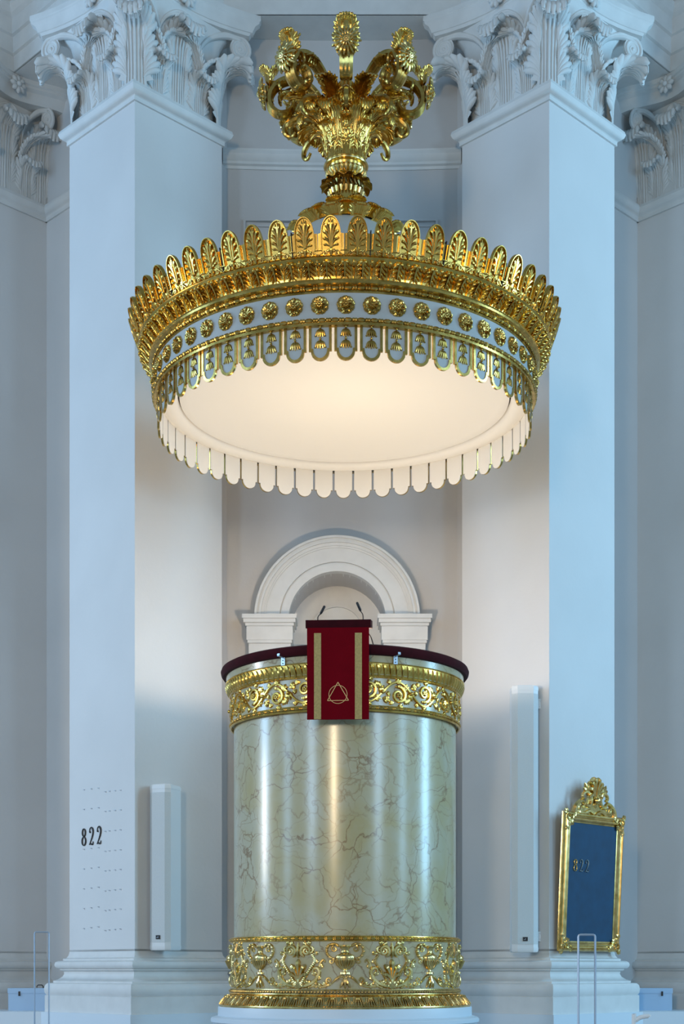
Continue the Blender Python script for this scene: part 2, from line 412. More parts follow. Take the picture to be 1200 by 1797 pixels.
for s in (-1, 1):
    mb = MB(); cx = s*117*px; base = AZ+.02
    for hw, z0, z1, yy in ((47, -.02, .025, -.27), (45, -.06, -.02, -.25), (42, -.09, -.06, -.22), (40, -.24, -.09, -.20), (38.5, -.27, -.24, -.19), (36.5, -4.2, -.27, -.16)):
        mb.box(cx-hw*px, cx+hw*px, yy, .12, AZ+z0, AZ+z1)
    obj('impost', mb, 'stucco', d, smooth=False)
mb = MB()
archband(.29, .305, .49, .53, mb)
for z0, z1, yy in ((-.22, -.17, .38), (-.27, -.22, .42), (-.33, -.27, .46)): mb.box(-RIN, RIN, yy, .53, AZ+z0, AZ+z1)
obj('transom', mb, 'stucco', d)
mb = MB(); mb.box(-.44, .44, .48, .52, -.46, AZ-.33)
for x in (-.40, .04):
    for z0, z1 in ((.0, 1.3), (1.5, 3.1)): mb.box(x, x+.36, .46, .49, z0, z1)
obj('door_leaf', mb, 'door', d, smooth=False)

# ============================================================ PIERS
BIG = LEAF_BIG = None
mesh_cache = {}
def cached(key, fn, m, ang=60):
    if key not in mesh_cache:
        o = obj(key, fn(), m, ang=ang); mesh_cache[key] = o.data; bpy.data.objects.remove(o)
    return mesh_cache[key]
HS = 0.576
def abacus_outline(k, trunc=0.055, sag=0.185, ns=10):
    h = 0.90*k; pts = []
    for q in range(4):
        a = q*PI/2; c, s_ = math.cos(a), math.sin(a)
        for i in range(ns+1):
            t = i/ns; x = (-h+trunc)+(2*h-2*trunc)*t; y = -h+sag*math.sin(PI*t)**0.9*k
            pts.append((x*c-y*s_, x*s_+y*c))
    return pts
def capital_body():
    mb = MB()
    def sq(h, z, r=.12, n=4):
        out = []
        for q in range(4):
            a = q*PI/2
            for i in range(n+1):
                b = a+PI/2*i/n+PI; cx, cy = (h-r)*(-1 if q in (0, 3) else 1), (h-r)*(-1 if q in (0, 1) else 1)
                out.append((cx+r*math.cos(b), cy+r*math.sin(b), z))
        return out
    mb.loft([sq(.545, 8.96), sq(.54, 9.3), sq(.55, 9.6), sq(.60, 9.82), sq(.66, 9.93), sq(.66, 9.97)])
    return mb
def abacus_mesh():
    mb = MB(); loops = []
    for k, z in ((.90, 9.955), (.915, 9.985), (.93, 9.99), (.935, 10.01), (.955, 10.06), (.985, 10.085), (.99, 10.10), (.99, 10.11), (1.0, 10.12), (1.0, 10.17)):
        loops.append([(x, y, z) for x, y in abacus_outline(k)])
    mb.loft(loops); return mb
def volute_mesh(L0=.62, rise=.52, R=.125, wid=.045, small=False):
    """stalk rising from the origin, bending toward +Y and rolling up in a spiral in the YZ plane"""
    mb = MB(); cy, cz = L0, rise-R
    p = bez([(0, 0), (.05*L0, .45*rise), (.30*L0, .80*rise), (.70*L0, .985*rise), (L0, rise)], 18)
    sp = [(cy+(R*(1-.88*t))*math.sin(2*PI*2.3*t), cz+(R*(1-.88*t))*math.cos(2*PI*2.3*t)) for t in [i/44 for i in range(1, 45)]]
    pts = [(0, a, b) for a, b in p[:-1]+[(L0, rise)]+sp]; n = len(pts)
    rad = [.012+(.020)*min(1, i/10) for i in range(len(p))]+[.030*(1-.6*i/44) for i in range(44)]
    rad = [r*(R/.125) for r in rad]
    mb.tube(pts, rad[:n], 8, up=(1, 0, 0), flat=.8)
    # web filling the scroll, thinner than its rim
    nn = 20
    mb.loft([[(x, cy+R*.93*math.cos(2*PI*k/nn), cz+R*.93*math.sin(2*PI*k/nn)) for k in range(nn)] for x in (-.012, .012)])
    mb.sphere((0, cy, cz), R*.2, 8, 6)
    w2 = [(x, a, b-.028) for x in (0,) for a, b in p[4:]]
    mb.tube([(0, a, b-.04*(i/len(p))) for i, (a, b) in enumerate(p)], [r*.9 for r in rad[:len(p)]], 6, up=(1, 0, 0))
    return mb
def fleuron():
    mb = MB(); f = lambda a, b, h: (a, h, b)
    for j in range(8):
        a = 2*PI*j/8
        mb.finger((0, 0), (.05*math.cos(a), .05*math.sin(a)), (.105*math.cos(a), .105*math.sin(a)), .032, f, h=.03)
    mb.sphere((0, .02, 0), .03); return mb

def big(): return cached('acanthus_leaf_big', lambda: leaf_mesh(1.10, .235, .58, 3.5, .10, 3, 5, 7, 7), 'stucco')
def corner(): return cached('acanthus_leaf_corner', lambda: leaf_mesh(1.12, .25, .54, 3.5, .14, 3, 5, 7, 7, dish=.42), 'stucco')
def small(): return cached('acanthus_leaf_small', lambda: leaf_mesh(.58, .175, .50, 3.3, .10, 2, 5, 6, 7), 'stucco')
def sheath(): return cached('sheath', lambda: leaf_mesh(.66, .13, .15, 1.9, .12, 4, 4, 5, 6), 'stucco')

def face_leaves(cap, c0, t, n, corners=(True, True), length=1.152):
    """c0 = left end of the face, t along it, n outward; corners: which ends get a diagonal leaf"""
    def P(s, o, z): return (c0[0]+t[0]*s+n[0]*o, c0[1]+t[1]*s+n[1]*o, z)
    r = out_rot(*n)
    for s in (.25, .75): obj('acanthus_leaf', small(), None, cap, loc=P(length*s, .015, 8.965), rot=(0, 0, r))
    obj('acanthus_leaf', big(), None, cap, loc=P(length*.5, .0, 8.965), rot=(0, 0, r))
    # helices meeting under the flower
    hx = cached('helix', lambda: volute_mesh(.26, .46, .085), 'stucco')
    for s, sg in ((.24, 1), (.76, -1)):
        d_ = Vector((t[0]*sg+n[0]*.42, t[1]*sg+n[1]*.42)).normalized()
        obj('helix', hx, None, cap, loc=P(length*s, .02, 9.44), rot=(0, 0, out_rot(*d_)))
        obj('acanthus_leaf', sheath(), None, cap, loc=P(length*(s+.012*sg), .03, 9.30), rot=(0, 0, out_rot(*d_))).scale = (.65, .75, .95)
    obj('fleuron', cached('fleuron', fleuron, 'stucco'), None, cap, loc=P(length*.5, .165, 10.06), rot=(0, 0, r))
    vm = cached('volute', lambda: volute_mesh(.50, .50, .125), 'stucco')
    for e, sg in ((0, -1), (1, 1)):
        if not corners[e]: continue
        st = Vector(P(length*(.5+sg*.22), .02, 0)[:2]); cn = Vector(P(length*e, 0, 0)[:2])
        dg = (Vector(n)+Vector(t)*sg).normalized()
        tip = cn+dg*.235; d_ = tip-st; L = d_.length; d_.normalize()
        o = obj('volute', vm, None, cap, loc=(st.x, st.y, 9.46), rot=(0, 0, out_rot(*d_))); o.scale = (1, L/.50, 1)
        obj('acanthus_leaf', sheath(), None, cap, loc=(st.x+d_.x*.02+n[0]*.03, st.y+d_.y*.02+n[1]*.03, 9.29), rot=(0, 0, out_rot(*d_))).scale = (.60, 1.15, .84)

BASE = [(.80, -.46), (.764, -.46), (.764, -.285), (.752, -.28), (.765, -.255), (.77, -.215), (.762, -.175), (.745, -.155), (.70, -.15), (.70, -.13), (.665, -.115), (.63, -.085), (.617, -.055), (.622, -.03), (.65, -.015), (.65, 0.0), (.672, .005), (.689, .025), (.692, .045), (.685, .068), (.665, .082), (.625, .085), (.625, .105), (.60, .115), (.584, .14), (.576, .18), (.576, .2)]
def pier(cx, cy, label, group, digits=False, outer=None):
    t = thing('pier', label, 'pillar', (cx, cy, -.46), PI/4, group, dz=.46)
    mb = MB(); mb.square([(HS, .15), (HS, 8.9)]); obj('shaft', mb, 'plaster', t, smooth=False)
    mb = MB(); mb.square(BASE[1:]); obj('base_moulding', mb, 'stucco', t, ang=35)
    mb = MB(); mb.square([(HS-.02, NECKZ)]+[(HS+o, z) for o, z in NECK]); obj('neck_moulding', mb, 'stucco', t, ang=35)
    cap = obj('capital', capital_body(), 'stucco', t); 
    obj('abacus', abacus_mesh(), 'stucco', cap, ang=30)
    h = HS-.03
    faces = {'L': ((-h, h), (0, -1), (-1, 0)), 'R': ((-h, -h), (1, 0), (0, -1))}
    for k, (c0, tt, n) in faces.items(): face_leaves(cap, c0, tt, n, length=2*h)
    for cxn, cyn in ((-1, -1), (-1, 1), (1, -1)):
        o = obj('acanthus_leaf', corner(), None, cap, loc=(cxn*(h+.012), cyn*(h+.012), 8.965), rot=(0, 0, out_rot(cxn, cyn)))
        o.scale = (1.0, 1.0, .86)
    return t
PCX, PCY = 2.1, 15.43
piers = {}
piers[-1] = pier(-PCX, PCY, 'tall pale pillar left of the pulpit, black numbers 822 on its face', 'great pillars beside the pulpit')
piers[1] = pier(PCX, PCY, 'tall pale pillar right of the pulpit with gold framed blue board on its face', 'great pillars beside the pulpit')

# outer pilasters on the side walls, cut by the picture's edge
for s in (-1, 1):
    nm = 'left' if s < 0 else 'right'
    t = thing('pilaster', 'partly visible wall pilaster with leafy capital at the far %s edge' % nm, 'pilaster', (s*3.5, 17.03, -.46), 0, 'outer wall pilasters', dz=.46)
    # local frame: origin at the inner corner; face runs toward the camera and outward
    u = Vector((s*.7071, -.7071)); n = Vector((-s*.7071, -.7071))
    def P(a, o): return (u.x*a+n.x*o, u.y*a+n.y*o)
    mb = MB(); mb.prism([P(0.0, -.1), P(0.0, .02), P(1.15, .02), P(1.15, -.1)], .0, 10.1); obj('shaft', mb, 'plaster', t, smooth=False)
    mb = MB(); pr = [(-.1, -.46)]+[(h_-HS+.02, z) for h_, z in BASE[1:]]+[(-.1, .2)]
    pth = [P(0, 0), P(1.15, 0)]
    if s < 0: sweep(mb, pr, pth[::1] if False else pth[::-1])
    else: sweep(mb, pr, pth)
    # orientation check: offsets must go along n
    ok = sum((Vector(v[:2]).dot(n)) for v in mb.v) > 0
    if not ok:
        mb = MB(); sweep(mb, pr, pth if s < 0 else pth[::-1])
    obj('base_moulding', mb, 'stucco', t, ang=35)
    mb = MB(); pr = [(-.05, NECKZ)]+[(o+.02, z) for o, z in NECK]
    sweep(mb, pr, pth)
    if sum((Vector(v[:2]).dot(n)) for v in mb.v) < 0: mb = MB(); sweep(mb, pr, pth[::-1])
    obj('neck_moulding', mb, 'stucco', t, ang=35)
    mb = MB(); mb.loft([[(*P(0.01, -.1), z), (*P(0.01, o), z), (*P(1.14, o), z), (*P(1.14, -.1), z)] for o, z in ((.03, 8.9), (.03, 9.6), (.09, 9.85), (.12, 9.97))])
    cap = obj('capital', mb, 'stucco', t, smooth=False)
    mb = MB(); loops = []
    for k, z in ((.0, 9.955), (.02, 9.985), (.03, 10.0), (.05, 10.06), (.09, 10.085), (.09, 10.11), (.11, 10.12), (.11, 10.17)):
        lp = [(*P(-.02, -.1), z)]+[(*P(-.02+1.19*i/12, .20+k+.16*math.cos(PI*i/12)**2), z) for i in range(13)]+[(*P(1.17, -.1), z)]
        loops.append(lp)
    mb.loft(loops); obj('abacus', mb, 'stucco', cap, ang=30)
    tt = u if s > 0 else -u; c0 = P(0, .03) if s > 0 else P(1.15, .03)
    # leaves along the face
    r = out_rot(n.x, n.y)
    for a in (.29, .86): obj('acanthus_leaf', small(), None, cap, loc=(*P(a, .035), 8.965), rot=(0, 0, r))
    for a in (.10, .575, 1.05): obj('acanthus_leaf', big(), None, cap, loc=(*P(a, .03), 8.965), rot=(0, 0, r))
    hx = mesh_cache['helix']
    for a, sg in ((.33, 1), (.82, -1)):
        d_ = Vector((u.x*sg+n.x*.42, u.y*sg+n.y*.42)).normalized()
        obj('helix', hx, None, cap, loc=(*P(a, .05), 9.44), rot=(0, 0, out_rot(*d_)))
    for a, sg in ((.36, -1), (.79, 1)):
        d_ = Vector((u.x*sg*.45+n.x*.55, u.y*sg*.45+n.y*.55)).normalized()
        o = obj('volute', mesh_cache['volute'], None, cap, loc=(*P(a, .05), 9.46), rot=(0, 0, out_rot(*d_))); o.scale = (1, .62, 1)
        o = obj('acanthus_leaf', sheath(), None, cap, loc=(*P(a, .06), 9.29), rot=(0, 0, out_rot(*d_))); o.scale = (.7, .9, .9)
    obj('fleuron', mesh_cache['fleuron'], None, cap, loc=(*P(.575, .32), 10.06), rot=(0, 0, r))

# ============================================================ PULPIT
PX = 0.026
pul = thing('pulpit', 'tall round pulpit of cream veined marble with gilded friezes and white pedestal', 'pulpit', (PX, DP, -1.6), dz=1.6)
RD = 0.997; RF = 1.02
mb = MB(); mb.lathe([(RD, .25), (RD, 2.18)], 160); obj('drum', mb, 'marble', pul)
mb = MB(); mb.lathe([(0.9, -.35), (RF, -.35), (RF, .25), (RD-.02, .25)], 160); obj('lower_frieze', mb, 'marble', pul)
mb = MB(); mb.lathe([(RD-.02, 2.17), (RF, 2.17), (RF, 2.43), (1.045, 2.45), (1.045, 2.53), (1.06, 2.54), (1.068, 2.60), (1.075, 2.63), (1.0, 2.63), (.95, 2.60), (.95, 1.7), (0, 1.7)], 160); obj('upper_frieze', mb, 'marble', pul)
mb = MB(); mb.lathe([(.96, 2.60), (1.07, 2.60), (1.095, 2.605), (1.11, 2.625), (1.115, 2.65), (1.105, 2.675), (1.08, 2.688), (1.0, 2.69), (.93, 2.685), (.92, 2.62), (.96, 2.60)], 160)
obj('rim_cushion', mb, 'velvet', pul)['label'] = 'dark crimson velvet rim'
mb = MB(); mb.lathe([(0, -.335), (1.135, -.335), (1.14, -.345), (1.14, -.415), (1.15, -.42), (1.19, -.43), (1.205, -.445), (1.205, -.47), (1.19, -.48), (1.18, -.50), (1.18, -1.6)], 160)
obj('pedestal', mb, 'pedestal', pul, ang=30)
mc = lambda R: (lambda a, b, h: ((R+h)*math.sin(a/R), -(R+h)*math.cos(a/R), b))
def beads(mb, R, z, r, n, reel=True, tilt=0.0, fill=None):
    for i in range(n):
        a = 2*PI*i/n
        if reel and i % 4 == 3:
            for k in (-.9, 0, .9):
                b = a+k*r/R; mb.sphere(((R)*math.sin(b), -(R)*math.cos(b), z), r*.85, 6, 4)
        else: mb.sphere((R*math.sin(a), -R*math.cos(a), z), r, 6, 4)
def beadreel(mb, R, z, r, n, bar=.52):
    for i in range(n):
        a = 2*PI*i/n; st = 2*PI/n
        pts = [((R)*math.sin(a+st*bar*k/4), -(R)*math.cos(a+st*bar*k/4), z) for k in range(5)]
        mb.tube(pts, [r*.6, r*.95, r*.95, r*.95, r*.6], 6)
        for k in (.66, .86):
            b = a+st*k; mb.sphere((R*math.sin(b), -R*math.cos(b), z), r, 6, 4)
def ringtube(mb, R, z, r, n=128):
    mb.lathe([(R+r*math.cos(t), z+r*math.sin(t)) for t in [2*PI*k/8 for k in range(9)]], n)
# bead mouldings
mb = MB(); beadreel(mb, RF+.012, .252, .012, 90); ringtube(mb, RF+.004, .236, .008); ringtube(mb, RF+.002, .268, .008); obj('bead_moulding', mb, 'gold', pul)
mb = MB(); beadreel(mb, RF+.012, 2.172, .011, 90); ringtube(mb, RF+.006, 2.152, .010); ringtube(mb, RF+.002, 2.19, .006); obj('bead_moulding', mb, 'gold', pul)
mb = MB(); beads(mb, RF+.014, -.196, .011, 230, False); ringtube(mb, RF+.006, -.178, .007); ringtube(mb, RF+.012, -.216, .010); obj('pearl_moulding', mb, 'gold_pale', pul)
# leaf moulding at the foot
mb = MB(); prof = [(RF+.01, -.225), (RF+.035, -.235), (RF+.045, -.26), (RF+.075, -.285), (RF+.098, -.31), (RF+.10, -.318)]
mb.lathe(prof, 160)
def footmap(a, b, h):   # b 0..1 down the profile
    R0 = RF; th = a/R0; k = b; r = RF+.03+.075*k**1.3; z = -.232-.088*k
    r += h*.75; z += h*.55
    return (r*math.sin(th), -r*math.cos(th), z)
for i in range(64):
    a = 2*PI*RF*i/64; wv = 2*PI*RF/64
    mb.sphere(footmap(a, .28, .012), .016, 6, 5)
    mb.finger((a, .30), (a, .6), (a, .98), wv*.10, footmap, h=.026, n=6, k=5, prof=(.8, 1, 1, 1, .6))
    for sg in (-1, 1):
        mb.finger((a+sg*wv*.12, .12), (a+sg*wv*.16, .5), (a+sg*wv*.22, .98), wv*.09, footmap, h=.022, n=6, k=5, prof=(.6, .9, 1, 1, .6))
        mb.finger((a+sg*wv*.28, .02), (a+sg*wv*.34, .5), (a+sg*wv*.40, .92), wv*.085, footmap, h=.018, n=6, k=5, prof=(.6, .9, 1, 1, .6))
ringtube(mb, RF+.10, -.324, .011); mb.lathe([(RF+.09, -.316), (RF+.108, -.318), (RF+.108, -.335), (RF, -.336)], 160)
obj('leaf_moulding', mb, 'gold_pale', pul)
# gadrooned moulding under the rim
mb = MB(); mb.lathe([(RF+.0, 2.425), (1.035, 2.435), (1.05, 2.46), (1.062, 2.50), (1.066, 2.535), (1.05, 2.54)], 160)
def ovomap(a, b, h):
    R0 = 1.05; th = a/R0; r = 1.034+.032*math.sin(b*PI/2)+h; z = 2.437+.095*b-h*.3; return (r*math.sin(th), -r*math.cos(th), z)
for i in range(120):
    a = 2*PI*1.05*i/120; wv = 2*PI*1.05/120
    mb.finger((a+wv*.2, .02), (a+wv*.25, .6), (a-wv*.15, 1.0), wv*.36, ovomap, h=.014, n=6, k=5, prof=(.5, .9, 1, .95, .6))
ringtube(mb, 1.032, 2.432, .007); ringtube(mb, 1.069, 2.54, .006)
obj('leaf_moulding', mb, 'gold', pul)

# lower frieze ornaments: vase, palmette (eight of each)
fm = mc(RF)
def acf(mb, x, z, ang, l, w, f, curl=0.0, n=3):
    """small acanthus spray: a fan of n fingers at an angle"""
    for j in range(n):
        t = (j-(n-1)/2)
        an = ang+t*.42; ll = l*(1-.14*abs(t)); c = an-curl
        mb.finger((x, z), (x+ll*.6*math.cos(c), z+ll*.6*math.sin(c)), (x+ll*math.cos(an), z+ll*math.sin(an)), w, f, h=w*1.0, n=6, k=6, prof=(.4, .7, 1, 1, .8, .25))
def S(mb, pts, w0, w1, f, h=None, n=6):
    q = len(pts); mb.stroke(pts, taper(q, w0, w1), taper(q, h or w0*1.1, w1*1.1), f, n)
def vase_unit():
    mb = MB(); f = fm
    prof = [(.016, -.045), (.045, -.045), (.042, -.03), (.018, -.022), (.014, -.01), (.03, .005), (.062, .03), (.080, .065), (.083, .085), (.083, .10), (.076, .112), (.045, .125), (.032, .135), (.030, .16), (.045, .18), (.058, .188), (.058, .197), (.03, .2)]
    n = 16
    for k in range(len(prof)-1): pass
    mb.loft([[f(r*math.cos(2*PI*i/n), z, r*.62*math.sin(2*PI*i/n)) for i in range(n)] for r, z in prof])
    for j in range(9):   # gadroons
        t = (j-4)/4
        a = t*1.25
        pts = [(.083*math.sin(a), .072), (.070*math.sin(a), .035), (.03*math.sin(a), .0)]
        mb.stroke(bez(pts, 8), .0085, .0085, lambda aa, bb, h, a=a: f(aa, bb, h+.055*math.cos(a)*(.35+.65*min(1, max(0, (bb+.01)/.08)))), 6)
    for sg in (-1, 1):
        p = bez([(sg*.05, .185), (sg*.085, .205), (sg*.135, .195), (sg*.155, .155), (sg*.14, .11), (sg*.105, .085), (sg*.085, .085)], 24)
        mb.stroke(p, taper(len(p), .013, .011), taper(len(p), .018, .016), f)
        for t in range(4, len(p)-3, 3): mb.sphere(f(p[t][0], p[t][1], .012), .012, 6, 4)
        sp = spiral(sg*.088, .165, .030, .006, PI*.5, 1.2, 18, -sg); S(mb, sp, .010, .005, f)
        sp = spiral(sg*.115, .062, .026, .006, PI*.5, 1.2, 16, sg); S(mb, sp, .010, .005, f)
        # foot spray
        for a, l in ((20, .10), (48, .085), (-8, .13), (75, .06)):
            an = math.radians(a)
            mb.finger((sg*.01, -.075), (sg*.01+sg*l*.4*math.cos(an+.9), -.08+l*.45*math.sin(an+.9)), (sg*l*math.cos(an), -.13+l*.75*math.sin(an)), .012, f, h=.018)
        sp = spiral(sg*.135, -.095, .028, .007, -PI*.5, 1.25, 18, sg); S(mb, sp, .011, .006, f)
        # leafy branch running toward the palmette
        p = bez([(sg*.12, -.125), (sg*.19, -.15), (sg*.26, -.14), (sg*.31, -.165)], 14)
        S(mb, p, .013, .009, f)
        for i, q in enumerate(p[2:-1:2]):
            acf(mb, q[0], q[1], (PI*.15 if sg > 0 else PI*.85), .05, .011, f, 0, 2)
            acf(mb, q[0], q[1], (-PI*.1 if sg > 0 else PI*1.1), .04, .009, f, 0, 1)
    mb.finger((0, -.06), (0, -.11), (0, -.165), .016, f, h=.03, prof=(.6, .8, 1, 1.1, 1, .8, .3))
    for sg in (-1, 1):
        mb.finger((0, -.06), (sg*.02, -.12), (sg*.045, -.162), .013, f, h=.024)
    return mb
def palm_unit():
    mb = MB(); f = fm
    S_ = globals()['S']; acf_ = globals()['acf']
    def S(mb, pts, w0, w1, f, h=None, n=6): return S_(mb, pts, w0*1.3, w1*1.3, f, h, n)
    def acf(mb, x, z, a, l, w, f, c=0, n=3): return acf_(mb, x, z, a, l*1.12, w*1.15, f, c, n)
    for a, l in ((0, .195), (30, .170), (-30, .170), (60, .125), (-60, .125)):
        an = math.radians(90-a)
        mb.finger((0, -.115), (l*.30*math.cos(an), -.11+l*.62), (l*.80*math.cos(an), -.112+l*1.0*math.sin(an)), .0225, f, h=.034, prof=(.3, .4, .55, .8, 1.05, 1.0, .35))
    for sg in (-1, 1):
        sp = spiral(sg*.070, .150, .052, .010, -PI*.4, 1.7, 30, -sg); S(mb, sp, .015, .007, f)
        sp2 = spiral(sg*.108, .165, .040, .008, -PI*.9, 1.1, 18, sg); S(mb, sp2, .010, .005, f)
        p = bez([(sg*.12, .12), (sg*.145, .06), (sg*.10, -.01), (sg*.055, -.08), (sg*.02, -.145)], 20)
        S(mb, p, .010, .012, f)
        for t in range(1, len(p)-1, 1): mb.sphere(f(p[t][0], p[t][1], .010), .011, 5, 4)
        p = bez([(sg*.03, -.15), (sg*.10, -.13), (sg*.155, -.09), (sg*.185, -.03), (sg*.165, .005), (sg*.135, .0), (sg*.130, -.03), (sg*.15, -.035)], 28)
        S(mb, p, .016, .009, f)
        acf(mb, sg*.15, -.09, PI/2+sg*(-.9), .055, .012, f, 0, 3)
        acf(mb, sg*.10, -.125, PI/2-sg*1.5, .07, .013, f, 0, 3)
        acf(mb, sg*.185, .0, PI/2-sg*.5, .05, .011, f, 0, 3)
        p = bez([(sg*.185, .01), (sg*.195, .05), (sg*.22, .075), (sg*.235, .05)], 12); S(mb, p, .011, .006, f)
        acf(mb, sg*.04, .19, PI/2-sg*.9, .045, .011, f, 0, 3)
    for sg in (-1, 1):
        acf(mb, sg*.10, .19, PI/2+sg*.2, .045, .010, f, 0, 3); acf(mb, sg*.13, .13, PI/2-sg*1.6, .045, .010, f, 0, 2)
        acf(mb, sg*.14, .05, PI/2-sg*1.1, .04, .010, f, 0, 2); acf(mb, sg*.15, -.06, PI/2+sg*.5, .045, .010, f, 0, 3)
        acf(mb, sg*.06, -.14, PI/2-sg*.9, .06, .012, f, 0, 3)
        sp = spiral(sg*.045, -.135, .028, .006, PI*.5, 1.3, 18, -sg); S(mb, sp, .008, .005, f)
    # hanging husk and base leaf
    mb.finger((0, .22), (0, .15), (0, .09), .02, f, h=.03, prof=(.4, .6, .9, 1, 1, .8, .3))
    acf(mb, 0, .17, -PI/2, .07, .014, f, 0, 3)
    acf(mb, 0, -.17, PI/2, .085, .016, f, 0, 5)
    return mb
vu = pu = None
for i in range(8):
    if i == 0:
        v0 = obj('vase_ornament', vase_unit(), 'gold_pale', pul); p0 = obj('palmette_ornament', palm_unit(), 'gold_pale', pul)
        p0.rotation_euler = (0, 0, PI/8)
    else:
        for src, a in ((v0, i*PI/4), (p0, i*PI/4+PI/8)):
            c = src.copy(); C.objects.link(c); c.rotation_euler = (0, 0, a)
# upper frieze rinceau
def scroll_unit():
    mb = MB(); f = fm
    wv = 2*PI*RF/12; zc = 2.31
    pts = [(-wv/4+wv*t/40, zc-.088*math.cos(2*PI*t/40-PI/2)*1.0) for t in range(41)]
    mb.stroke(pts, .0115, .020, f, 6)
    for k, fl in ((0, 1), (1, -1)):
        x0 = k*wv/2
        # the wave dips (fl=1) under each spiral; the spiral leaves it and rolls up inside
        F_ = lambda p: [(x0+a, zc+fl*b) for a, b in p]
        sp = F_(spiral(.01, .022, .078, .016, -PI*.62, 1.55, 38)); S(mb, sp, .0165, .011, f, h=.026)
        for an in (0, 72, 144, 216, 288):
            a = math.radians(an); mb.sphere(f(x0+.01+.013*math.cos(a), zc+fl*.022+.013*math.sin(a), .016), .012, 6, 4)
        for an, l, n_ in ((-60, .075, 3), (10, .06, 3), (65, .055, 3), (125, .05, 2), (175, .05, 2)):
            a = math.radians(an)
            acf(mb, x0+.01+.076*math.cos(a), zc+fl*(.022+.076*math.sin(a)), fl*(a+.9), l, .0145, f, 0, n_)
        acf(mb, x0+.05, zc+fl*.03, fl*2.3, .045, .011, f, 0, 3)
        # calyx leaves where the stem crosses the middle
        acf(mb, x0+wv*.21, zc-fl*.02, fl*1.15, .085, .018, f, 0, 3)
        acf(mb, x0+wv*.25, zc-fl*.05, -fl*.35, .070, .016, f, 0, 3)
        acf(mb, x0+wv*.17, zc+fl*.045, fl*2.0, .055, .014, f, 0, 3)
        mb.sphere(f(x0+wv*.24, zc, .02), .017, 8, 5)
        acf(mb, x0-.02, zc-fl*.085, -fl*.35, .065, .014, f, 0, 3)
        acf(mb, x0-.05, zc-fl*.075, fl*3.6, .055, .013, f, 0, 2)
    return mb
for i in range(12):
    if i == 0: s0 = obj('scroll_ornament', scroll_unit(), 'gold', pul); s0.rotation_euler = (0, 0, .18)
    else: c = s0.copy(); C.objects.link(c); c.rotation_euler = (0, 0, .18+i*PI/6)
# metal hooks on the rim
for xpx in (495, 694):
    th = math.asin((xpx-605)/2530*12/1.09)
    mb = MB(); mb.box(-.018, .018, 1.072, 1.086, 2.535, 2.60); mb.box(-.012, .012, 1.08, 1.16, 2.598, 2.606)
    mb.box(-.012, .012, 1.15, 1.16, 2.598, 2.62)
    for z in (2.55, 2.575): mb.sphere((0, 1.088, z), .006, 6, 4)
    o = obj('metal_bracket', mb, 'steel', pul, smooth=False, rot=(0, 0, th+PI)); o['label'] = 'small steel bracket under the rim'

# lectern, cloth, microphones
LX = (594-600)/2530*11.8
lec = thing('lectern', 'dark crimson velvet lectern board on the front edge of the pulpit', 'lectern', (LX, 11.95, 2.69), math.radians(-3))
w2 = .268
mb = MB(); mb.box(-.245, .245, -.02, .30, 0, .06); obj('stand', mb, 'velvet', lec, smooth=False)
mb = MB(); mb.loft([[(-w2, -.085, .115), (w2, -.085, .115), (w2, .40, .22), (-w2, .40, .22)], [(-w2, -.095, .180), (w2, -.095, .180), (w2, .40, .285), (-w2, .40, .285)]]); mb.box(-.2, .2, .05, .28, .05, .19)
bd = obj('book_board', mb, 'velvet', lec, smooth=False)
clo = thing('antependium', 'crimson hanging cloth with two gold stripes and gold triangle-and-circle emblem', 'cloth', (LX, 11.95, 2.05), math.radians(-3))
CT, CB = .755, 0.0      # cloth top and bottom relative to the root
def cy_(x, z):
    t = z/CT
    return -.098-.045*0-.004*math.sin(x*26)*(1-t)-.02*(1-t)*0+.002*math.sin(z*9+x*6)
def cloth_patch(x0, x1, z0, z1, off, nx=12, nz=16, thick=.006):
    mb = MB()
    mb.grid(lambda i, j: (x0+(x1-x0)*i, cy_(x0+(x1-x0)*i, z0+(z1-z0)*j)-off, z0+(z1-z0)*j), nx, nz)
    mb.grid(lambda i, j: (x0+(x1-x0)*i, cy_(x0+(x1-x0)*i, z0+(z1-z0)*j)-off+thick, z0+(z1-z0)*j), nx, nz)
    e = []
    for a, b in (((x0, z0), (x1, z0)), ((x1, z0), (x1, z1)), ((x1, z1), (x0, z1)), ((x0, z1), (x0, z0))):
        mb.grid(lambda i, j: (a[0]+(b[0]-a[0])*i, cy_(a[0]+(b[0]-a[0])*i, a[1]+(b[1]-a[1])*i)-off+thick*j, a[1]+(b[1]-a[1])*i), 12, 2)
    return mb
obj('cloth_panel', cloth_patch(-.255, .255, CB, CT, 0, 28, 20, .01), 'red_cloth', clo)
for xs in (-.168, .168):
    obj('stripe', cloth_patch(xs-.029, xs+.029, CB+.001, CT-.045, .003, 6, 16, .002), 'tan_cloth', clo)['label'] = 'gold woven stripe'
mb = MB(); f = lambda a, b, h: (a, cy_(a, b)-.003-h, b)
ec = .20
cir = [(.075*math.cos(2*PI*k/40), ec+.005+.075*math.sin(2*PI*k/40)) for k in range(41)]
mb.stroke(cir, .0028, .0025, f, 6)
tri = [(0, ec+.105), (.087, ec-.045), (-.087, ec-.045), (0, ec+.105)]
for a, b in zip(tri[:-1], tri[1:]):
    mb.stroke([(a[0]+(b[0]-a[0])*k/6, a[1]+(b[1]-a[1])*k/6) for k in range(7)], .0036, .0035, f, 6)
obj('emblem', mb, 'thread', clo)['label'] = 'thin gold triangle over a circle'
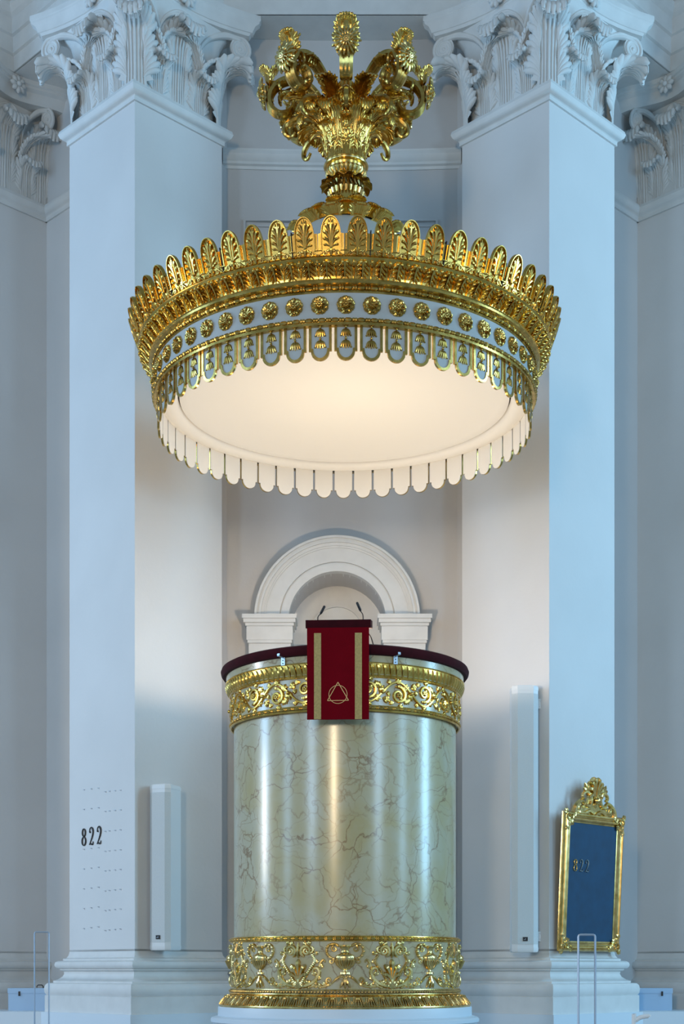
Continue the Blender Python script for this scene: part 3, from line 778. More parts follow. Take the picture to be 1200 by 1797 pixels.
for xp, x1, y1, nm in ((-.175, -.145, .0, 'left'), (.205, .18, .0, 'right')):
    h = .30 if nm == 'left' else .33
    t = thing('microphone', 'thin black gooseneck microphone leaning %s over the %s of the crimson lectern' % ('inward', nm), 'microphone', (LX+xp, 12.20, 2.945), 0, 'lectern microphones')
    s = 1 if nm == 'left' else -1
    hz = .035 if nm == 'left' else .06
    mb = MB(); mb.tube(bez([(0, 0, -.05), (0, -.03, hz*.6), (s*.02, -.08, hz)], 10), .004, 6); obj('gooseneck', mb, 'black', t)
    mb = MB(); mb.tube([(s*.02, -.08, hz), (s*.028, -.085, hz+.012), (s*.055, -.10, hz+.06), (s*.058, -.102, hz+.066)] if nm == 'left' else [(s*.02, -.08, hz), (s*.024, -.085, hz+.01), (s*.05, -.10, hz+.065), (s*.053, -.102, hz+.072)], [.006, .011, .011, .006], 8); obj('microphone_head', mb, 'black', t)
mb = MB(); mb.tube(bez([(LX+.245, 12.30, 2.87), (LX+.275, 12.2, 2.80), (LX+.30, 12.12, 2.69)], 10), .005, 6)
tag(obj('cable', mb, 'black'), 'black cable running down from the lectern beside the right microphone', 'cable')

# ============================================================ CANOPY
can = thing('canopy', 'great round gilded sounding board with scalloped valance hanging over the pulpit', 'canopy', (0.022, DP, 5.07), dz=-5.07)
NT, NA = 52, 57
RV = 1.66
mb = MB(); mb.lathe([(1.67, 5.05), (1.695, 5.08), (1.695, 5.33), (1.72, 5.36)], 208); obj('rosette_band', mb, 'panel_paint', can)
# soffit
mb = MB(); mb.lathe([(1.655, 5.10), (1.655, 5.06), (1.62, 5.05), (1.57, 5.035), (1.52, 5.05), (1.494, 5.085), (1.494, 5.12)], 160); obj('soffit_ring', mb, 'soffit', can)
mb = MB(); mb.lathe([(1.478, 5.12), (1.478, 5.085), (1.45, 5.08), (1.40, 5.09), (1.25, 5.13), (.95, 5.17), (.5, 5.20), (0, 5.21)], 160); obj('soffit_panel', mb, 'soffit', can)
mb = MB(); mb.lathe([(1.50, 5.115), (1.478, 5.115)], 160); mb.lathe([(1.6, 5.15), (1.3, 5.22)], 80); obj('seam', mb, 'dark_gap', can)
# roof rising to the crown
mb = MB(); mb.lathe([(1.80, 5.46), (1.70, 5.50), (1.5, 5.62), (1.2, 5.78), (.9, 5.98), (.65, 6.22), (.5, 6.42), (.42, 6.56), (.36, 6.62), (0, 6.64)], 96); obj('roof', mb, 'panel_paint', can)
# mouldings
mb = MB(); beadreel(mb, 1.708, 5.085, .0165, 104); mb.lathe([(1.69, 5.10), (1.705, 5.098), (1.70, 5.075), (1.705, 5.072), (1.705, 5.047), (1.66, 5.045)], 200); obj('bead_moulding', mb, 'gold_dark', can)
mb = MB(); beadreel(mb, 1.712, 5.335, .015, 104); mb.lathe([(1.69, 5.30), (1.707, 5.305), (1.705, 5.32), (1.70, 5.335), (1.715, 5.352), (1.74, 5.36), (1.74, 5.378), (1.72, 5.385)], 200); obj('bead_moulding', mb, 'gold_dark', can)
mb = MB(); mb.lathe([(1.70, 5.355), (1.735, 5.375), (1.75, 5.385), (1.74, 5.395)], 200)
mb.lathe([(1.80, 5.49), (1.815, 5.485), (1.835, 5.495), (1.845, 5.51), (1.835, 5.525), (1.82, 5.53), (1.83, 5.54), (1.81, 5.55), (1.78, 5.55)], 200)
obj('cornice', mb, 'gold', can)
# acanthus cove
def covemap(a, b, h):
    R0 = 1.78; th = a/R0; r = 1.735+.075*(1-math.cos(b*PI/2))+.01; z = 5.385+.108*b
    al = b*.7; r += h*math.cos(al); z -= h*math.sin(al)
    return (r*math.sin(th), -r*math.cos(th), z)
mb = MB()
mb.grid(lambda i, j: covemap(i*2*PI*1.78, j, 0), 200, 6, True)
NL = 80; wv = 2*PI*1.78/NL
for i in range(NL):
    a = i*wv
    mb.finger((a, 1.0), (a, .5), (a, .02), wv*.085, covemap, h=.030, k=6, prof=(1.2, 1, .8, .8, .7, .3))
    for sg in (-1, 1):
        for (z0, cx, cz, ex, ez, ww) in ((.98, .22, .95, .34, .70, .085), (.80, .16, .74, .36, .44, .085), (.60, .12, .50, .34, .20, .08), (.40, .08, .26, .22, .02, .07)):
            mb.finger((a+sg*wv*.03, z0), (a+sg*wv*cx, cz), (a+sg*wv*ex, ez), wv*ww, covemap, h=.026, n=5, k=6, prof=(.5, .8, 1, 1.1, 1, .35))
        mb.sphere(covemap(a+sg*wv*.12, .98, .02), .013, 6, 4)
    b = a+wv/2
    for sg in (-1, 1): mb.finger((b, .05), (b+sg*wv*.02, .5), (b+sg*wv*.09, .86), wv*.055, covemap, h=.020, n=5, k=5, prof=(.4, .8, 1.1, 1, .4))
    mb.finger((b, .0), (b, .5), (b, .72), wv*.05, covemap, h=.026, n=5, k=5, prof=(.5, 1, 1, .9, .4))
    mb.sphere(covemap(b, .97, .012), .014, 6, 4)
obj('acanthus_band', mb, 'gold', can, ang=60)
# crest palmettes
def anthemion():
    mb = MB(); H = .285; w = .0745; f = lambda a, b, h: (a, h, b)
    n = 16; zs = .160
    ol = [(-w, .045)]+[(-w*math.cos(PI*i/n), zs+(H-zs)*math.sin(PI*i/n)) for i in range(n+1)]+[(w, .045)]
    ol2 = [(-.1003, 0), (-.1003, .165), (-w, .165)]+ol[1:-1]+[(w, .165), (.1003, .165), (.1003, 0)]
    mb.loft([[(x, -.022, z) for x, z in ol2], [(x, -.010, z) for x, z in ol2]])
    mb.stroke(ol, .0052, .017, f, 6)
    for sg in (-1, 1):
        for (cx, cz, ex, ez, ww) in ((.003, .20, .016, .262, .0070), (.012, .225, .047, .232, .0115), (.018, .185, .063, .182, .0115), (.024, .140, .064, .132, .0100), (.030, .095, .058, .088, .0080)):
            mb.finger((sg*.003, .065), (sg*cx, cz), (sg*ex, ez), ww*1.15, f, h=.020, base=-.004, k=9, prof=(.40, .42, .5, .62, .78, .95, 1.1, 1.05, .45))
        sp = spiral(sg*.050, .024, .019, .004, PI*.5, 1.5, 20, sg); S(mb, sp, .0055, .004, f, h=.010)
        p = bez([(sg*.03, .045), (sg*.05, .046), (sg*.078, .022), (sg*.1, .010)], 10); S(mb, p, .0055, .0045, f, h=.010)
        acf(mb, sg*.008, .035, PI/2-sg*1.0, .032, .0065, f, 0, 2)
        # frame of the slot shared with the neighbour
        mb.stroke([(sg*.0815, .165), (sg*.0815, .052), (sg*.0815, .050)], .0045, .012, f, 6)
        mb.stroke([(sg*.079, .050), (sg*.090, .050), (sg*.1005, .050)], .0055, .012, f, 6)
    mb.finger((0, .06), (0, .15), (0, .272), .0075, f, h=.018, prof=(.5, .6, .8, 1, 1.1, 1, .4))
    mb.finger((0, .010), (0, .04), (0, .072), .016, f, h=.020, k=5, prof=(.5, .7, 1, 1.1, .5))
    return mb
def place(src, R, z, th, tilt):
    src.location = (R*math.sin(th), -R*math.cos(th), z+rootoff[can.name]); src.rotation_euler = (-tilt, 0, th+PI)
def ring_copies(name, mb, m, n, R, z, tilt, th0=0, kids=()):
    o = obj(name, mb, m, can); ks = [obj(kn, kmb, km, o, loc=kl) for kn, kmb, km, kl in kids]
    place(o, R, z, th0, tilt)
    for i in range(1, n):
        c = o.copy(); C.objects.link(c); place(c, R, z, th0+2*PI*i/n, tilt)
        for k in ks:
            q = k.copy(); C.objects.link(q); q.parent = c
    return o
ring_copies('anthemion', anthemion(), 'gold', NA, 1.825, 5.52, .34, -.058)
mb = MB()      # open joints between the cast lengths of the crest, three palmettes each
for k in range(19):
    th = -.058+(1.5+3*k)*2*PI/NA; c_, s_ = math.cos(th), math.sin(th)
    def jf(x, y, z): return ((1.828+y+.30*z)*s_-x*c_*-1, -(1.828+y+.30*z)*c_+x*s_, 5.525+z)
    mb.box(-.004, .004, -.03, .004, 0, .175, jf)
obj('joint', mb, 'dark_gap', can, smooth=False)
# rosettes
def rosette():
    mb = MB(); f = lambda a, b, h: (a, h, b); n = 9
    for j in range(n):
        a = 2*PI*j/n
        for da, r1, ww, hh in ((0, .071, .0150, .022), (.28, .062, .0105, .030)):
            b = a+da
            mb.finger((.016*math.cos(b-.3), .016*math.sin(b-.3)), (.050*math.cos(b-.28), .050*math.sin(b-.28)), (r1*math.cos(b+.30), r1*math.sin(b+.30)), ww, f, h=hh, prof=(.4, .6, .85, 1.0, 1.1, .9, .3))
    for j in range(8):
        a = 2*PI*j/8; mb.sphere((.019*math.cos(a), .032, .019*math.sin(a)), .0072, 6, 4)
    mb.sphere((0, .036, 0), .010, 6, 4)
    mb.loft([[((.070+.003*math.cos(9*2*PI*i/36))*math.cos(2*PI*i/36), y, (.070+.003*math.cos(9*2*PI*i/36))*math.sin(2*PI*i/36)) for i in range(36)] for y in (-.004, .006)])
    return mb
ring_copies('rosette', rosette(), 'gold_dark', NT, 1.698, 5.205, .0, .005)
# valance tabs
def tab_outline(hw, hs, z1, zsh, zb, n=12):
    p = [(-hw, z1), (-hw, zsh), (-hs, zsh)]
    rr = hs
    p += [(-hs*math.cos(PI*i/n), zsh-.008-(zsh-.008-zb)*math.sin(PI*i/n)) for i in range(n+1)]
    p += [(hs, zsh), (hw, zsh), (hw, z1)]
    return p
def tab():
    mb = MB(); ol = tab_outline(.0895, .0715, 0, -.205, -.280)
    mb.loft([[(x, -.012, z) for x, z in ol], [(x, .006, z) for x, z in ol]]); return mb
def tab_border():
    mb = MB(); o1 = tab_outline(.0905, .0725, 0, -.207, -.282); o2 = tab_outline(.070, .056, 0, -.186, -.262)
    n = len(o1)
    for yy in (.013,):
        vs = [(x, yy, z) for x, z in o1]+[(x, yy+.001, z) for x, z in o2]+[(x, -.006, z) for x, z in o1]+[(x, .005, z) for x, z in o2]
        fs = []
        for i in range(n-1): fs += [(i, i+1, n+i+1, n+i), (i, i+1, 2*n+i+1, 2*n+i), (n+i, n+i+1, 3*n+i+1, 3*n+i)]
        mb.add(vs, fs)
    return mb
def bells():
    mb = MB(); f = lambda a, b, h: (a, h+.006, b)
    for zt, k in ((-.020, .92), (-.110, 1.0)):
        mb.sphere((0, .016, zt), .0105, 8, 6)
        mb.finger((0, zt-.005), (0, zt-.02), (0, zt-.032), .008, f, h=.012, k=5, prof=(.6, .8, 1, 1, .8))
        for x1 in (-.034, -.018, 0, .018, .034):
            b = abs(x1)/.034
            mb.finger((x1*.12, zt-.012), (x1*.85*k, zt-.026), (x1*1.15*k, zt-.078+.008*b), .0105, f, h=.017-.006*b, k=7, prof=(.4, .8, 1.05, 1.1, 1, .8, .45))
            if b > .9: mb.finger((x1*1.0*k, zt-.066), (x1*1.25*k, zt-.074), (x1*1.42*k, zt-.062), .0055, f, h=.010, k=5, prof=(.8, 1, 1, .9, .4))
    return mb
o = ring_copies('valance_tab', tab(), 'soffit', NT, RV, 5.065, 0, .005, kids=(('gilded_border', tab_border(), 'gold_dark', None), ('bellflower_ornament', bells(), 'gold_dark', None)))
# outer faces of the tabs are grey, backs are cream
M['tab_front'] = M['panel_paint']
o.data.materials.append(M['panel_paint'])
for p in o.data.polygons:
    if p.normal.y > .5: p.material_index = 1

# ============================================================ CROWN
cr = thing('gilded_crown', 'gilded crown of acanthus leaves and eight flower-tipped scrolls atop the canopy', 'ornament', (0.036, DP, 6.60), dz=-6.60)
mb = MB(); mb.lathe([(.40, 6.60), (.28, 6.66), (.17, 6.73), (.13, 6.80), (.125, 6.90), (.12, 6.96), (.13, 7.0), (.13, 7.06), (.12, 7.10), (.175, 7.14), (.185, 7.16), (.175, 7.18), (.16, 7.19), (.165, 7.21), (.19, 7.22), (.195, 7.24), (.18, 7.25), (.165, 7.26), (.165, 7.36), (.18, 7.5), (.215, 7.64), (.26, 7.74), (.24, 7.77), (.12, 7.74), (0, 7.73)], 48)
obj('stem', mb, 'gold', cr)
mb = MB()
for i in range(22):   # fluted collar
    a = 2*PI*i/22
    mb.tube([(r*math.sin(a), -r*math.cos(a), z) for r, z in ((.145, 6.95), (.155, 6.99), (.15, 7.05), (.135, 7.10))], [.012, .018, .018, .012], 6)
for i in range(28):
    a = 2*PI*i/28; mb.tube([(r*math.sin(a), -r*math.cos(a), z) for r, z in ((.150, 7.115), (.172, 7.145), (.178, 7.175))], [.008, .016, .012], 6)
ringtube(mb, .190, 7.225, .013, 48)
obj('collar', mb, 'gold_pale', cr)
mb = MB()      # lobed flaring lip under the bell
mb.grid(lambda i, j: ((.14+.085*j+(.012*abs(math.sin(7*2*PI*i)))*j)*math.sin(2*PI*i), -(.14+.085*j+(.012*abs(math.sin(7*2*PI*i)))*j)*math.cos(2*PI*i), 7.09-.01*j-.035*j*j+.016*math.sin(14*2*PI*i)*j), 168, 6, True)
mb.grid(lambda i, j: ((.14+.085*j+(.012*abs(math.sin(7*2*PI*i)))*j)*math.sin(2*PI*i), -(.14+.085*j+(.012*abs(math.sin(7*2*PI*i)))*j)*math.cos(2*PI*i), 7.098-.01*j-.035*j*j+.016*math.sin(14*2*PI*i)*j), 168, 6, True)
obj('lobed_lip', mb, 'gold_dark', cr)
def gleaf(key, *a, **k): return cached(key, lambda: leaf_mesh(*a, **k), 'gold', 60)
lf1 = gleaf('crown_leaf', .40, .080, .50, 3.0, .12, 3, 4, 6, 6)
lf2 = gleaf('crown_leaf_upper', .62, .125, .50, 3.1, .45, 4, 4, 7, 6)
lf3 = gleaf('crown_skirt_leaf', .21, .085, .60, 1.5, .15, 1, 5, 7, 6, fat=1.25, dish=-.25)
def ringleaf(me, n, r, z, th0=0, tilt=0.0, scl=(1, 1, 1)):
    for i in range(n):
        th = th0+2*PI*i/n
        o = obj('acanthus_leaf', me, None, cr, loc=(r*math.sin(th), -r*math.cos(th), z), rot=(-tilt, 0, th+PI)); o.scale = scl
ringleaf(lf1, 8, .172, 7.255, 0, .05)
ringleaf(lf2, 8, .165, 7.26, PI/8, .02)
ringleaf(lf2, 8, .16, 7.40, 0, .12, (.95, .9, .78))
ringleaf(gleaf('crown_horn_leaf', .46, .11, .1, 1.5, .3, 3, 4, 5, 6), 8, .20, 7.60, PI/8, .40)
ringleaf(lf3, 7, .12, 6.74, PI/7, .62, (1.2, 1.0, .95)); ringleaf(lf3, 9, .25, 6.64, 0, .75, (1.25, 1.1, .95)); ringleaf(lf3, 12, .36, 6.58, PI/12, .85, (1.2, 1.1, .9))
# scroll arms, each in its local YZ plane (Y outward)
def scroll_arm():
    mb = MB()
    base = bez([(.12, 7.55), (.17, 7.72), (.26, 7.88), (.38, 7.985), (.50, 8.01), (.61, 7.97), (.685, 7.87), (.675, 7.76), (.60, 7.70), (.51, 7.72), (.47, 7.80), (.50, 7.87), (.56, 7.88), (.60, 7.84), (.585, 7.80)], 84)
    n = len(base)
    for dx in (-.032, 0, .032):
        rad = [.014+.018*math.sin(PI*min(1, i/n*1.3)) if i < n*.7 else .026-.016*(i/n-.7)/.3 for i in range(n)]
        mb.tube([(dx, y, z) for y, z in base], rad, 6, up=(1, 0, 0))
    for k in range(0, n, 12):
        y, z = base[k]
        if 8 < k < n-8:
            mb.sphere((0, y, z), .044, 8, 6, (1.35, .75, .75))
    # cornucopia leaf under the arm
    p2 = bez([(.12, 7.50), (.22, 7.62), (.34, 7.68), (.46, 7.66), (.54, 7.60), (.55, 7.53), (.50, 7.50), (.46, 7.54)], 28)
    mb.tube([(0, y, z) for y, z in p2], [.045*(1-.75*i/len(p2)) for i in range(len(p2))], 8, up=(1, 0, 0))
    # upper branch carrying the flower
    p3 = bez([(.55, 8.0), (.63, 7.98), (.69, 7.985), (.71, 8.05), (.715, 8.10)], 12)
    mb.tube([(0, y, z) for y, z in p3], [.026]*len(p3), 7, up=(1, 0, 0))
    p4 = bez([(.66, 7.80), (.70, 7.88), (.71, 7.94)], 8)
    for dx in (-.03, .03): mb.tube([(dx, y, z) for y, z in p4], .016, 6, up=(1, 0, 0))
    # paired side volutes
    for sg in (-1, 1):
        sp = spiral(0, 0, .055, .012, PI, 1.5, 22)
        mb.tube([(sg*(.055+a*.7), .60+b*.35, 7.93+b) for a, b in sp], taper(22, .015, .008), 6, up=(0, 1, 0))
        for j in range(5):
            a = j*.55-.6
            mb.tube([(sg*.02, .36+.03*j, 7.96), (sg*(.05+.01*j), .38+.03*j, 7.99), (sg*.07, .42+.035*j, 8.0-.01*j)], [.008, .013, .005], 5)
    return mb
def flower():
    mb = MB(); f = lambda a, b, h: (a, h, b); n = 18
    for j in range(n):
        a = 2*PI*j/n; r = .118 if j % 2 else .105
        mb.finger((.02*math.cos(a), .02*math.sin(a)), (.06*math.cos(a), .06*math.sin(a)), (r*math.cos(a), r*math.sin(a)), .0145, lambda x, z, h: (x, h+.10*math.hypot(x, z)*0+.012*math.sin(math.hypot(x, z)*26), z), h=.018, prof=(.6, .8, 1, 1, 1, .9, .4))
    for j in range(12):
        a = 2*PI*j/12; mb.finger((.01*math.cos(a), .01*math.sin(a)), (.03*math.cos(a), .03*math.sin(a)), (.055*math.cos(a), .055*math.sin(a)), .010, lambda x, z, h: (x, h+.025, z), h=.016, k=5, prof=(.6, 1, 1, .9, .4))
    for j in range(8):
        a = 2*PI*j/8; mb.sphere((.016*math.cos(a), .04, .016*math.sin(a)), .009, 6, 4)
    mb.sphere((0, .04, 0), .014, 6, 4)
    mb.loft([[(.07*math.cos(2*PI*i/16), y, .07*math.sin(2*PI*i/16)) for i in range(16)] for y in (-.02, .008)])
    return mb
tl = gleaf('crown_top_leaf', .27, .098, .30, 1.3, .0, 2, 4, 7, 6, fat=1.2)
arm = obj('scroll_arm', scroll_arm(), 'gold_dark', cr)
fl = obj('flower', flower(), 'gold_pale', arm); fl.scale = (1.12, 1.2, 1.12); fl.location = (0, .745, 7.89); fl.rotation_euler = (-.12, 0, 0)
tp = obj('palmette', tl, None, arm); tp.location = (0, .69, 7.90); tp.scale = (1.25, 1, .92)
tb = obj('palmette', tl, None, arm); tb.location = (0, .67, 7.92); tb.rotation_euler = (0, 0, PI); tb.scale = (1.1, .7, .85)
arm.rotation_euler = (0, 0, PI)
for i in range(1, 8):
    c = arm.copy(); C.objects.link(c); c.rotation_euler = (0, 0, PI+i*PI/4)
    for k in (fl, tp, tb):
        q = k.copy(); C.objects.link(q); q.parent = c

# ============================================================ WALL FITTINGS
# column loudspeakers
def speaker(label, loc, rotz, w_, d_, z0, z1, brk):
    t = thing('column_loudspeaker', label, 'loudspeaker', (loc[0], loc[1], z0), rotz, 'column loudspeakers', dz=-z0)
    hw = w_/2; ch = w_*.2
    # cross-section, front toward -Y
    sec = [(-hw, d_/2), (-hw, -d_/2+ch*.8), (-hw+ch, -d_/2), (hw-ch, -d_/2), (hw, -d_/2+ch*.8), (hw, d_/2)]
    mb = MB(); mb.prism(sec, z0+.05, z1-.05); obj('cabinet', mb, 'white_plastic', t, smooth=False)
    g = .004
    sec2 = [(-hw-.001, -d_/2+ch*.8-.0), (-hw+ch, -d_/2-g), (hw-ch, -d_/2-g), (hw+.001, -d_/2+ch*.8), (hw-.01, -d_/2+ch), (-hw+.01, -d_/2+ch)]
    mb = MB(); mb.prism(sec2, z0+.085, z1-.085); obj('grille', mb, 'grille', t, smooth=False)
    for za, zb, s_ in ((z0, z0+.05, 0), (z1-.05, z1, 1)):
        mb = MB(); sc = lambda k, z: [(x*k, y*k, z) for x, y in sec]
        if s_: mb.loft([sc(1.02, za), sc(1.02, zb-.022), sc(.97, zb-.006), sc(.9, zb)])
        else: mb.loft([sc(.9, za), sc(.97, za+.006), sc(1.02, za+.022), sc(1.02, zb)])
        obj('end_cap', mb, 'white_plastic', t, ang=25)
    mb = MB(); mb.box(-.028, .02, -d_/2-.010, -d_/2-.002, z0+.115, z0+.155)
    lg = obj('badge', mb, 'black', t, smooth=False); lg['label'] = 'small black maker badge'
    mb = MB(); mb.box(-.020, .0, -d_/2-.0115, -d_/2-.009, z0+.128, z0+.132); mb.box(-.006, .0, -d_/2-.0115, -d_/2-.009, z0+.128, z0+.142)
    obj('badge_mark', mb, 'steel', lg, smooth=False, loc=(0, 0, 0)).location = (0, 0, 0)
    for (bx, by, bz) in brk:
        mb = MB(); mb.box(bx-.045, bx+.045, by-.006, by+.006, bz-.05, bz+.05); mb.box(min(0, bx), max(0, bx)+.005, d_/2-.02, by, bz-.02, bz+.02)
        for q in (-.03, .03): mb.sphere((bx, by-.008, bz+q), .007, 6, 4)
        obj('wall_bracket', mb, 'white_plastic', t, smooth=False)
    return t
speaker('shorter white column loudspeaker low on the pillar left of the pulpit', (-1.812, 14.74), math.radians(-21), .235, .26, .185, 1.875, [(-.135, .14, .26), (.05, .14, 1.75)])
speaker('taller white column loudspeaker on the pillar right of the pulpit', (1.853, 14.66), math.radians(2), .268, .17, .165, 2.87, [(.165, .03, .33), (.165, .03, 2.70)])

# digits drawn as engraved-style strokes with thick and thin lines
def digit(mb, ch, x, z, h, f, w=None):
    w = w or h*.36; k = h; X = lambda p: [(x+a*w, z+b*h) for a, b in p]
    if ch == '8':
        for cz, rz, rx in ((.755, .22, .36), (.265, .245, .44)):
            pts = []; ws = []
            for i in range(25):
                a = 2*PI*i/24; pts.append((x+rx*w*math.cos(a), z+(cz+rz*math.sin(a))*h)); ws.append(h*(.018+.042*abs(math.cos(a))))
            mb.stroke(pts, ws, .006, f, 6)
    else:
        p = bez([(-.42, .74), (-.30, .93), (.0, 1.0), (.34, .90), (.42, .70), (.22, .45), (-.18, .18), (-.42, .02)], 28)
        n = len(p); ws = [h*(.020+.045*max(0, math.sin(PI*(i/n-.18)/.62))) for i in range(n)]
        mb.stroke(X(p), ws, .006, f, 6)
        mb.sphere(f(x-.30*w, z+.74*h, 0), h*.055, 8, 6)
        mb.stroke(X([(-.46, .045), (-.1, .075), (.2, .03), (.42, .05)]), [h*.02, h*.045, h*.05, h*.03], .006, f, 6)
        mb.stroke(X([(.40, .04), (.47, .12), (.48, .20)]), [h*.03, h*.02, h*.01], .006, f, 6)
# left pier's left face: world coords
nL = Vector((-.7071, -.7071)); tL = Vector((-.7071, .7071))     # tL runs from the near corner backwards
N0 = Vector((-PCX, PCY-.8146))
def face_u(xpx, base=N0, t=tL):
    # distance along the face for an image column
    k = (xpx-600)/F
    return (k*base.y-base.x)/(t.x-k*t.y)
def face_pt(xpx, ypx, off=0, base=N0, t=tL, n=nL):
    u = face_u(xpx, base, t); p = base+t*u; z = (1700-ypx)*p.y/F
    return (p.x+n.x*off, p.y+n.y*off, z), u
ink = 'black'
for (xp, ch, which) in ((148, '8', 'digit 8 at the left of the black 822 on the left pillar'), (161, '2', 'middle digit 2 of the black 822 on the left pillar'), (174.5, '2', 'last digit 2 of the black 822, nearest the pillar corner')):
    u = face_u(xp); yb = 1484.5 if ch == '8' else (1483 if xp < 170 else 1481.5)
    p, _ = face_pt(xp, yb, .008)
    mb = MB(); e = -tL
    digit(mb, ch, 0, 0, .185, lambda a, b, h: (e.x*a+nL.x*h, e.y*a+nL.y*h, b), .072*1.0)
    nm = 'hymn_number_digit'
    o = obj(nm, mb, ink, loc=p); tag(o, 'black '+which, 'number', 'hymn number digits on the left pillar')
# small hooks in eight rows on the left pier
rows = [1386, 1420.5, 1455.5, 1490.5, 1525, 1560, 1594.5, 1629.5]
R45 = Matrix.Rotation(-PI/4, 3, 'Z')
def to_pier(s, p):
    q = R45 @ Vector((p[0]-s*PCX, p[1]-PCY, p[2])); return (q.x, q.y, q.z)
mb = MB(); mb.box(-.014, .014, .0, .006, 0, .005); mb.box(-.014, -.010, .0, .006, -.008, 0); hk = None
for r_ in rows:
    for k, xp in enumerate((147.6, 160.5, 173, 185, 192, 202, 211.5)):
        yy = r_+(0 if k == 0 else -1.5 if k == 1 else -3 if k == 2 else 3.5-(k-3)*.9)
        p, _ = face_pt(xp, yy, 0); lp = to_pier(-1, p)
        if hk is None: hk = obj('hook', mb, 'steel', piers[-1], smooth=False, loc=lp, rot=(0, 0, PI/2)); hk['label'] = 'small metal hook'
        else: c = hk.copy(); C.objects.link(c); c.location = (lp[0], lp[1], lp[2]+.46)

# gilt framed hymn board on the right pier
nR = Vector((.7071, -.7071)); tR = Vector((.7071, .7071)); N1 = Vector((PCX, PCY-.8146))
bw, bh = 1.03, 1.42
bp = N1+tR*.585+nR*.04
brd = thing('hymn_board', 'tall blue board in carved gold frame with shell crest, showing 822', 'board', (bp.x, bp.y, .18), math.atan2(tR.y, tR.x), None)
tilt = math.radians(2.8)
def bobj(name, mb, m, par=brd, ang=40, smooth=True):
    o = obj(name, mb, m, par, ang=ang, smooth=smooth)
    if par is brd: o.rotation_euler = (tilt, 0, 0)
    return o
fw = .105
mb = MB(); mb.box(-bw/2+fw*.6, bw/2-fw*.6, -.03, 0, fw*.5, bh-fw*.5); pn = bobj('panel', mb, 'blue_board', smooth=False); pn['label'] = 'deep blue panel'
mb = MB()
def framebar(mb, p0, p1, n_in):
    # moulded bar from p0 to p1 with inward direction n_in, mitred
    pr = [(0, 0), (0, .045), (.012, .06), (.028, .062), (.036, .05), (.05, .046), (.06, .055), (.072, .058), (.085, .045), (.092, .036), (.105, .034), (.105, 0)]
    L_ = math.hypot(p1[0]-p0[0], p1[1]-p0[1]); tx, tz = (p1[0]-p0[0])/L_, (p1[1]-p0[1])/L_
    lo = []
    for e_, b_ in ((p0, 1), (p1, -1)):
        lo.append([(e_[0]+n_in[0]*a+tx*a*b_, -h, e_[1]+n_in[1]*a+tz*a*b_) for a, h in pr])
    mb.loft(lo, True)
x0, x1 = -bw/2, bw/2
framebar(mb, (x0, 0), (x1, 0), (0, 1)); framebar(mb, (x0, bh), (x1, bh), (0, -1)); framebar(mb, (x0, 0), (x0, bh), (1, 0)); framebar(mb, (x1, 0), (x1, bh), (-1, 0))
bobj('frame', mb, 'gold_pale')
for cx_, cz_ in ((x0, 0), (x1, 0), (x0, bh), (x1, bh)):
    mb = MB(); sx_ = 1 if cx_ < 0 else -1; sz_ = 1 if cz_ < .1 else -1
    f = lambda a, b, h: (cx_+sx_*a, -.05-h, cz_+sz_*b)
    S(mb, spiral(.05, .05, .05, .01, 0, 1.5, 24), .016, .008, f, h=.03)
    for (a_, b_, an) in ((.09, .05, 0), (.05, .09, PI/2), (.03, .03, PI*1.25), (.08, .08, PI/4), (.02, .13, PI*.45), (.13, .02, PI*.05)):
        acf(mb, a_, b_, an, .075, .015, f, 0, 3)
    bobj('corner_ornament', mb, 'gold_pale')
mb = MB(); f = lambda a, b, h: (a, -.03-h, bh+b)
for sg in (-1, 1):
    p = bez([(sg*.36, -.02), (sg*.34, .05), (sg*.29, .10), (sg*.23, .125), (sg*.19, .10), (sg*.205, .065), (sg*.235, .075)], 30); S(mb, p, .030, .014, f, h=.035)
    p = bez([(sg*.19, .09), (sg*.12, .08), (sg*.08, .13), (sg*.10, .19), (sg*.16, .22), (sg*.21, .20), (sg*.215, .16), (sg*.18, .155)], 34); S(mb, p, .026, .014, f, h=.04)
    acf(mb, sg*.12, .20, PI/2-sg*.55, .13, .022, f, 0, 3)
    acf(mb, sg*.25, .04, PI/2-sg*.8, .08, .018, f, 0, 3)
    for a, l in ((12, .27), (34, .25), (58, .21), (84, .15)):
        an = math.radians(90-a)
        mb.finger((sg*.01, .14), (sg*l*.4*math.cos(an), .14+l*.7), (sg*l*.78*math.cos(an), .15+l*.88*math.sin(an)), .026, f, h=.045, prof=(.35, .45, .65, .9, 1.1, 1.0, .35))
    p = bez([(sg*.02, .0), (sg*.10, .03), (sg*.20, .0), (sg*.30, .015)], 14); S(mb, p, .022, .016, f, h=.03)
mb.loft([[(x, y, bh+z) for x, z in ((-.33, -.03), (.33, -.03), (.27, .07), (.15, .07), (.10, .22), (.11, .30), (0, .38), (-.11, .30), (-.10, .22), (-.15, .07), (-.27, .07))] for y in (-.035, -.01)])
mb.sphere((0, -.07, bh+.14), .04, 8, 6, (1.2, .8, 1)); acf(mb, 0, .06, PI/2, .07, .02, f, 0, 3)
bobj('shell_crest', mb, 'gold_pale')
for k, ch in enumerate('822'):
    mb = MB(); xx = -.30+.10*k
    digit(mb, ch, xx, bh-.60, .125, lambda a, b, h: (a, -.036-h, b), .058)
    o = obj('board_digit', mb, 'gold_pale' if k == 0 else 'dim_digit', pn); o.location = (0, 0, 0)
    o['label'] = 'pale gold digit 8' if k == 0 else 'dull dark digit 2'

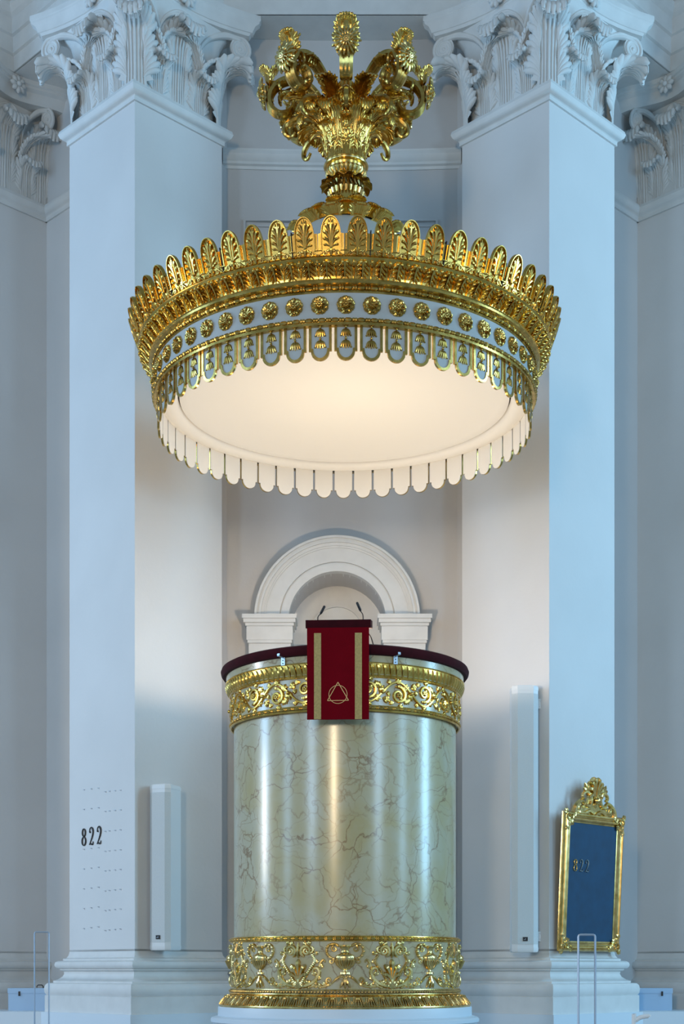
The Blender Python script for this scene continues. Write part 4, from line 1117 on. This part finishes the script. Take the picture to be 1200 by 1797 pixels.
# metal boxes on the podium beside the outer pilasters
def metal_box(label, loc, w_, h_, d_, flip, rotz):
    t = thing('metal_box', label, 'box', loc, rotz, 'blue-grey metal boxes')
    mb = MB(); mb.box(-w_/2, w_/2, -d_/2, d_/2, 0, h_-.055); obj('body', mb, 'box_paint', t, smooth=False)
    mb = MB(); mb.loft([[(-w_/2-.006, -d_/2-.006, h_-.055), (w_/2+.006, -d_/2-.006, h_-.055), (w_/2+.006, d_/2, h_-.055), (-w_/2-.006, d_/2, h_-.055)], [(-w_/2-.006, -d_/2-.006, h_), (w_/2+.006, -d_/2-.006, h_), (w_/2+.006, d_/2, h_), (-w_/2-.006, d_/2, h_)]]); 
    lid = obj('lid', mb, 'box_paint', t, smooth=False)
    mb = MB(); hx_ = .02 if flip > 0 else -.12; mb.tube([(hx_-.035, -.05, h_-.01), (hx_-.035, -.05, h_+.02), (hx_-.02, -.05, h_+.035), (hx_+.02, -.05, h_+.035), (hx_+.035, -.05, h_+.02), (hx_+.035, -.05, h_-.01)], .006, 6); mb_h = obj('handle', mb, 'black', lid); mb_h['label'] = 'thin dark carrying handle'
    mb = MB(); mb.box(-flip*w_*.3-.01, -flip*w_*.3+.01, -d_/2-.012, -d_/2-.004, h_-.085, h_-.035); obj('latch', mb, 'black', t, smooth=False)
metal_box('blue-grey metal box on the ledge at the lower left', (-3.37, 16.05, -.46), .62, .245, .3, 1, 0)
metal_box('blue-grey metal box on the ledge at the lower right', (3.36, 16.05, -.46), .56, .245, .3, -1, 0)

# slim steel hoops standing in front
def hoop(label, x0, x1, y, ztop, r):
    t = thing('metal_hoop', label, 'barrier', ((x0+x1)/2, y, -1.6), 0, 'slim metal hoops')
    hw = (x1-x0)/2; H = ztop+1.6
    mb = MB()
    pts = [(-hw, 0, 0), (-hw, 0, H-.012), (-hw+.004, 0, H-.003), (-hw+.012, 0, H), (hw-.012, 0, H), (hw-.004, 0, H-.003), (hw, 0, H-.012), (hw, 0, 0)]
    mb.tube(pts, r, 8, up=(0, 1, 0)); obj('hoop', mb, 'rail', t)
    mb = MB(); mb.box(-hw-.05, hw+.05, -.05, .05, 0, .012); obj('foot_plate', mb, 'rail', t, smooth=False)
hoop('slim upright metal hoop at the lower left in front of the metal box', -2.345, -2.235, 11.0, .28, .0058)
hoop('slim upright metal hoop at the lower right before the framed board', 1.475, 1.580, 9.0, .212, .0068)
t = thing('handrail', 'white curved handrail end at the bottom right corner', 'handrail', (1.86, 9.0, -1.6), 0)
mb = MB(); mb.tube(bez([(-.04, 0, 0), (-.04, 0, 1.22), (-.03, 0, 1.27), (.0, 0, 1.295), (.05, 0, 1.305), (.058, 0, 1.30)], 20), .014, 8, up=(0, 1, 0)); obj('rail', mb, 'white_plastic', t)
mb = MB(); mb.lathe([(0, .012), (.05, .012), (.055, 0)], 24, lambda x, y, z: (x-.04, y, z)); obj('foot_plate', mb, 'white_plastic', t)
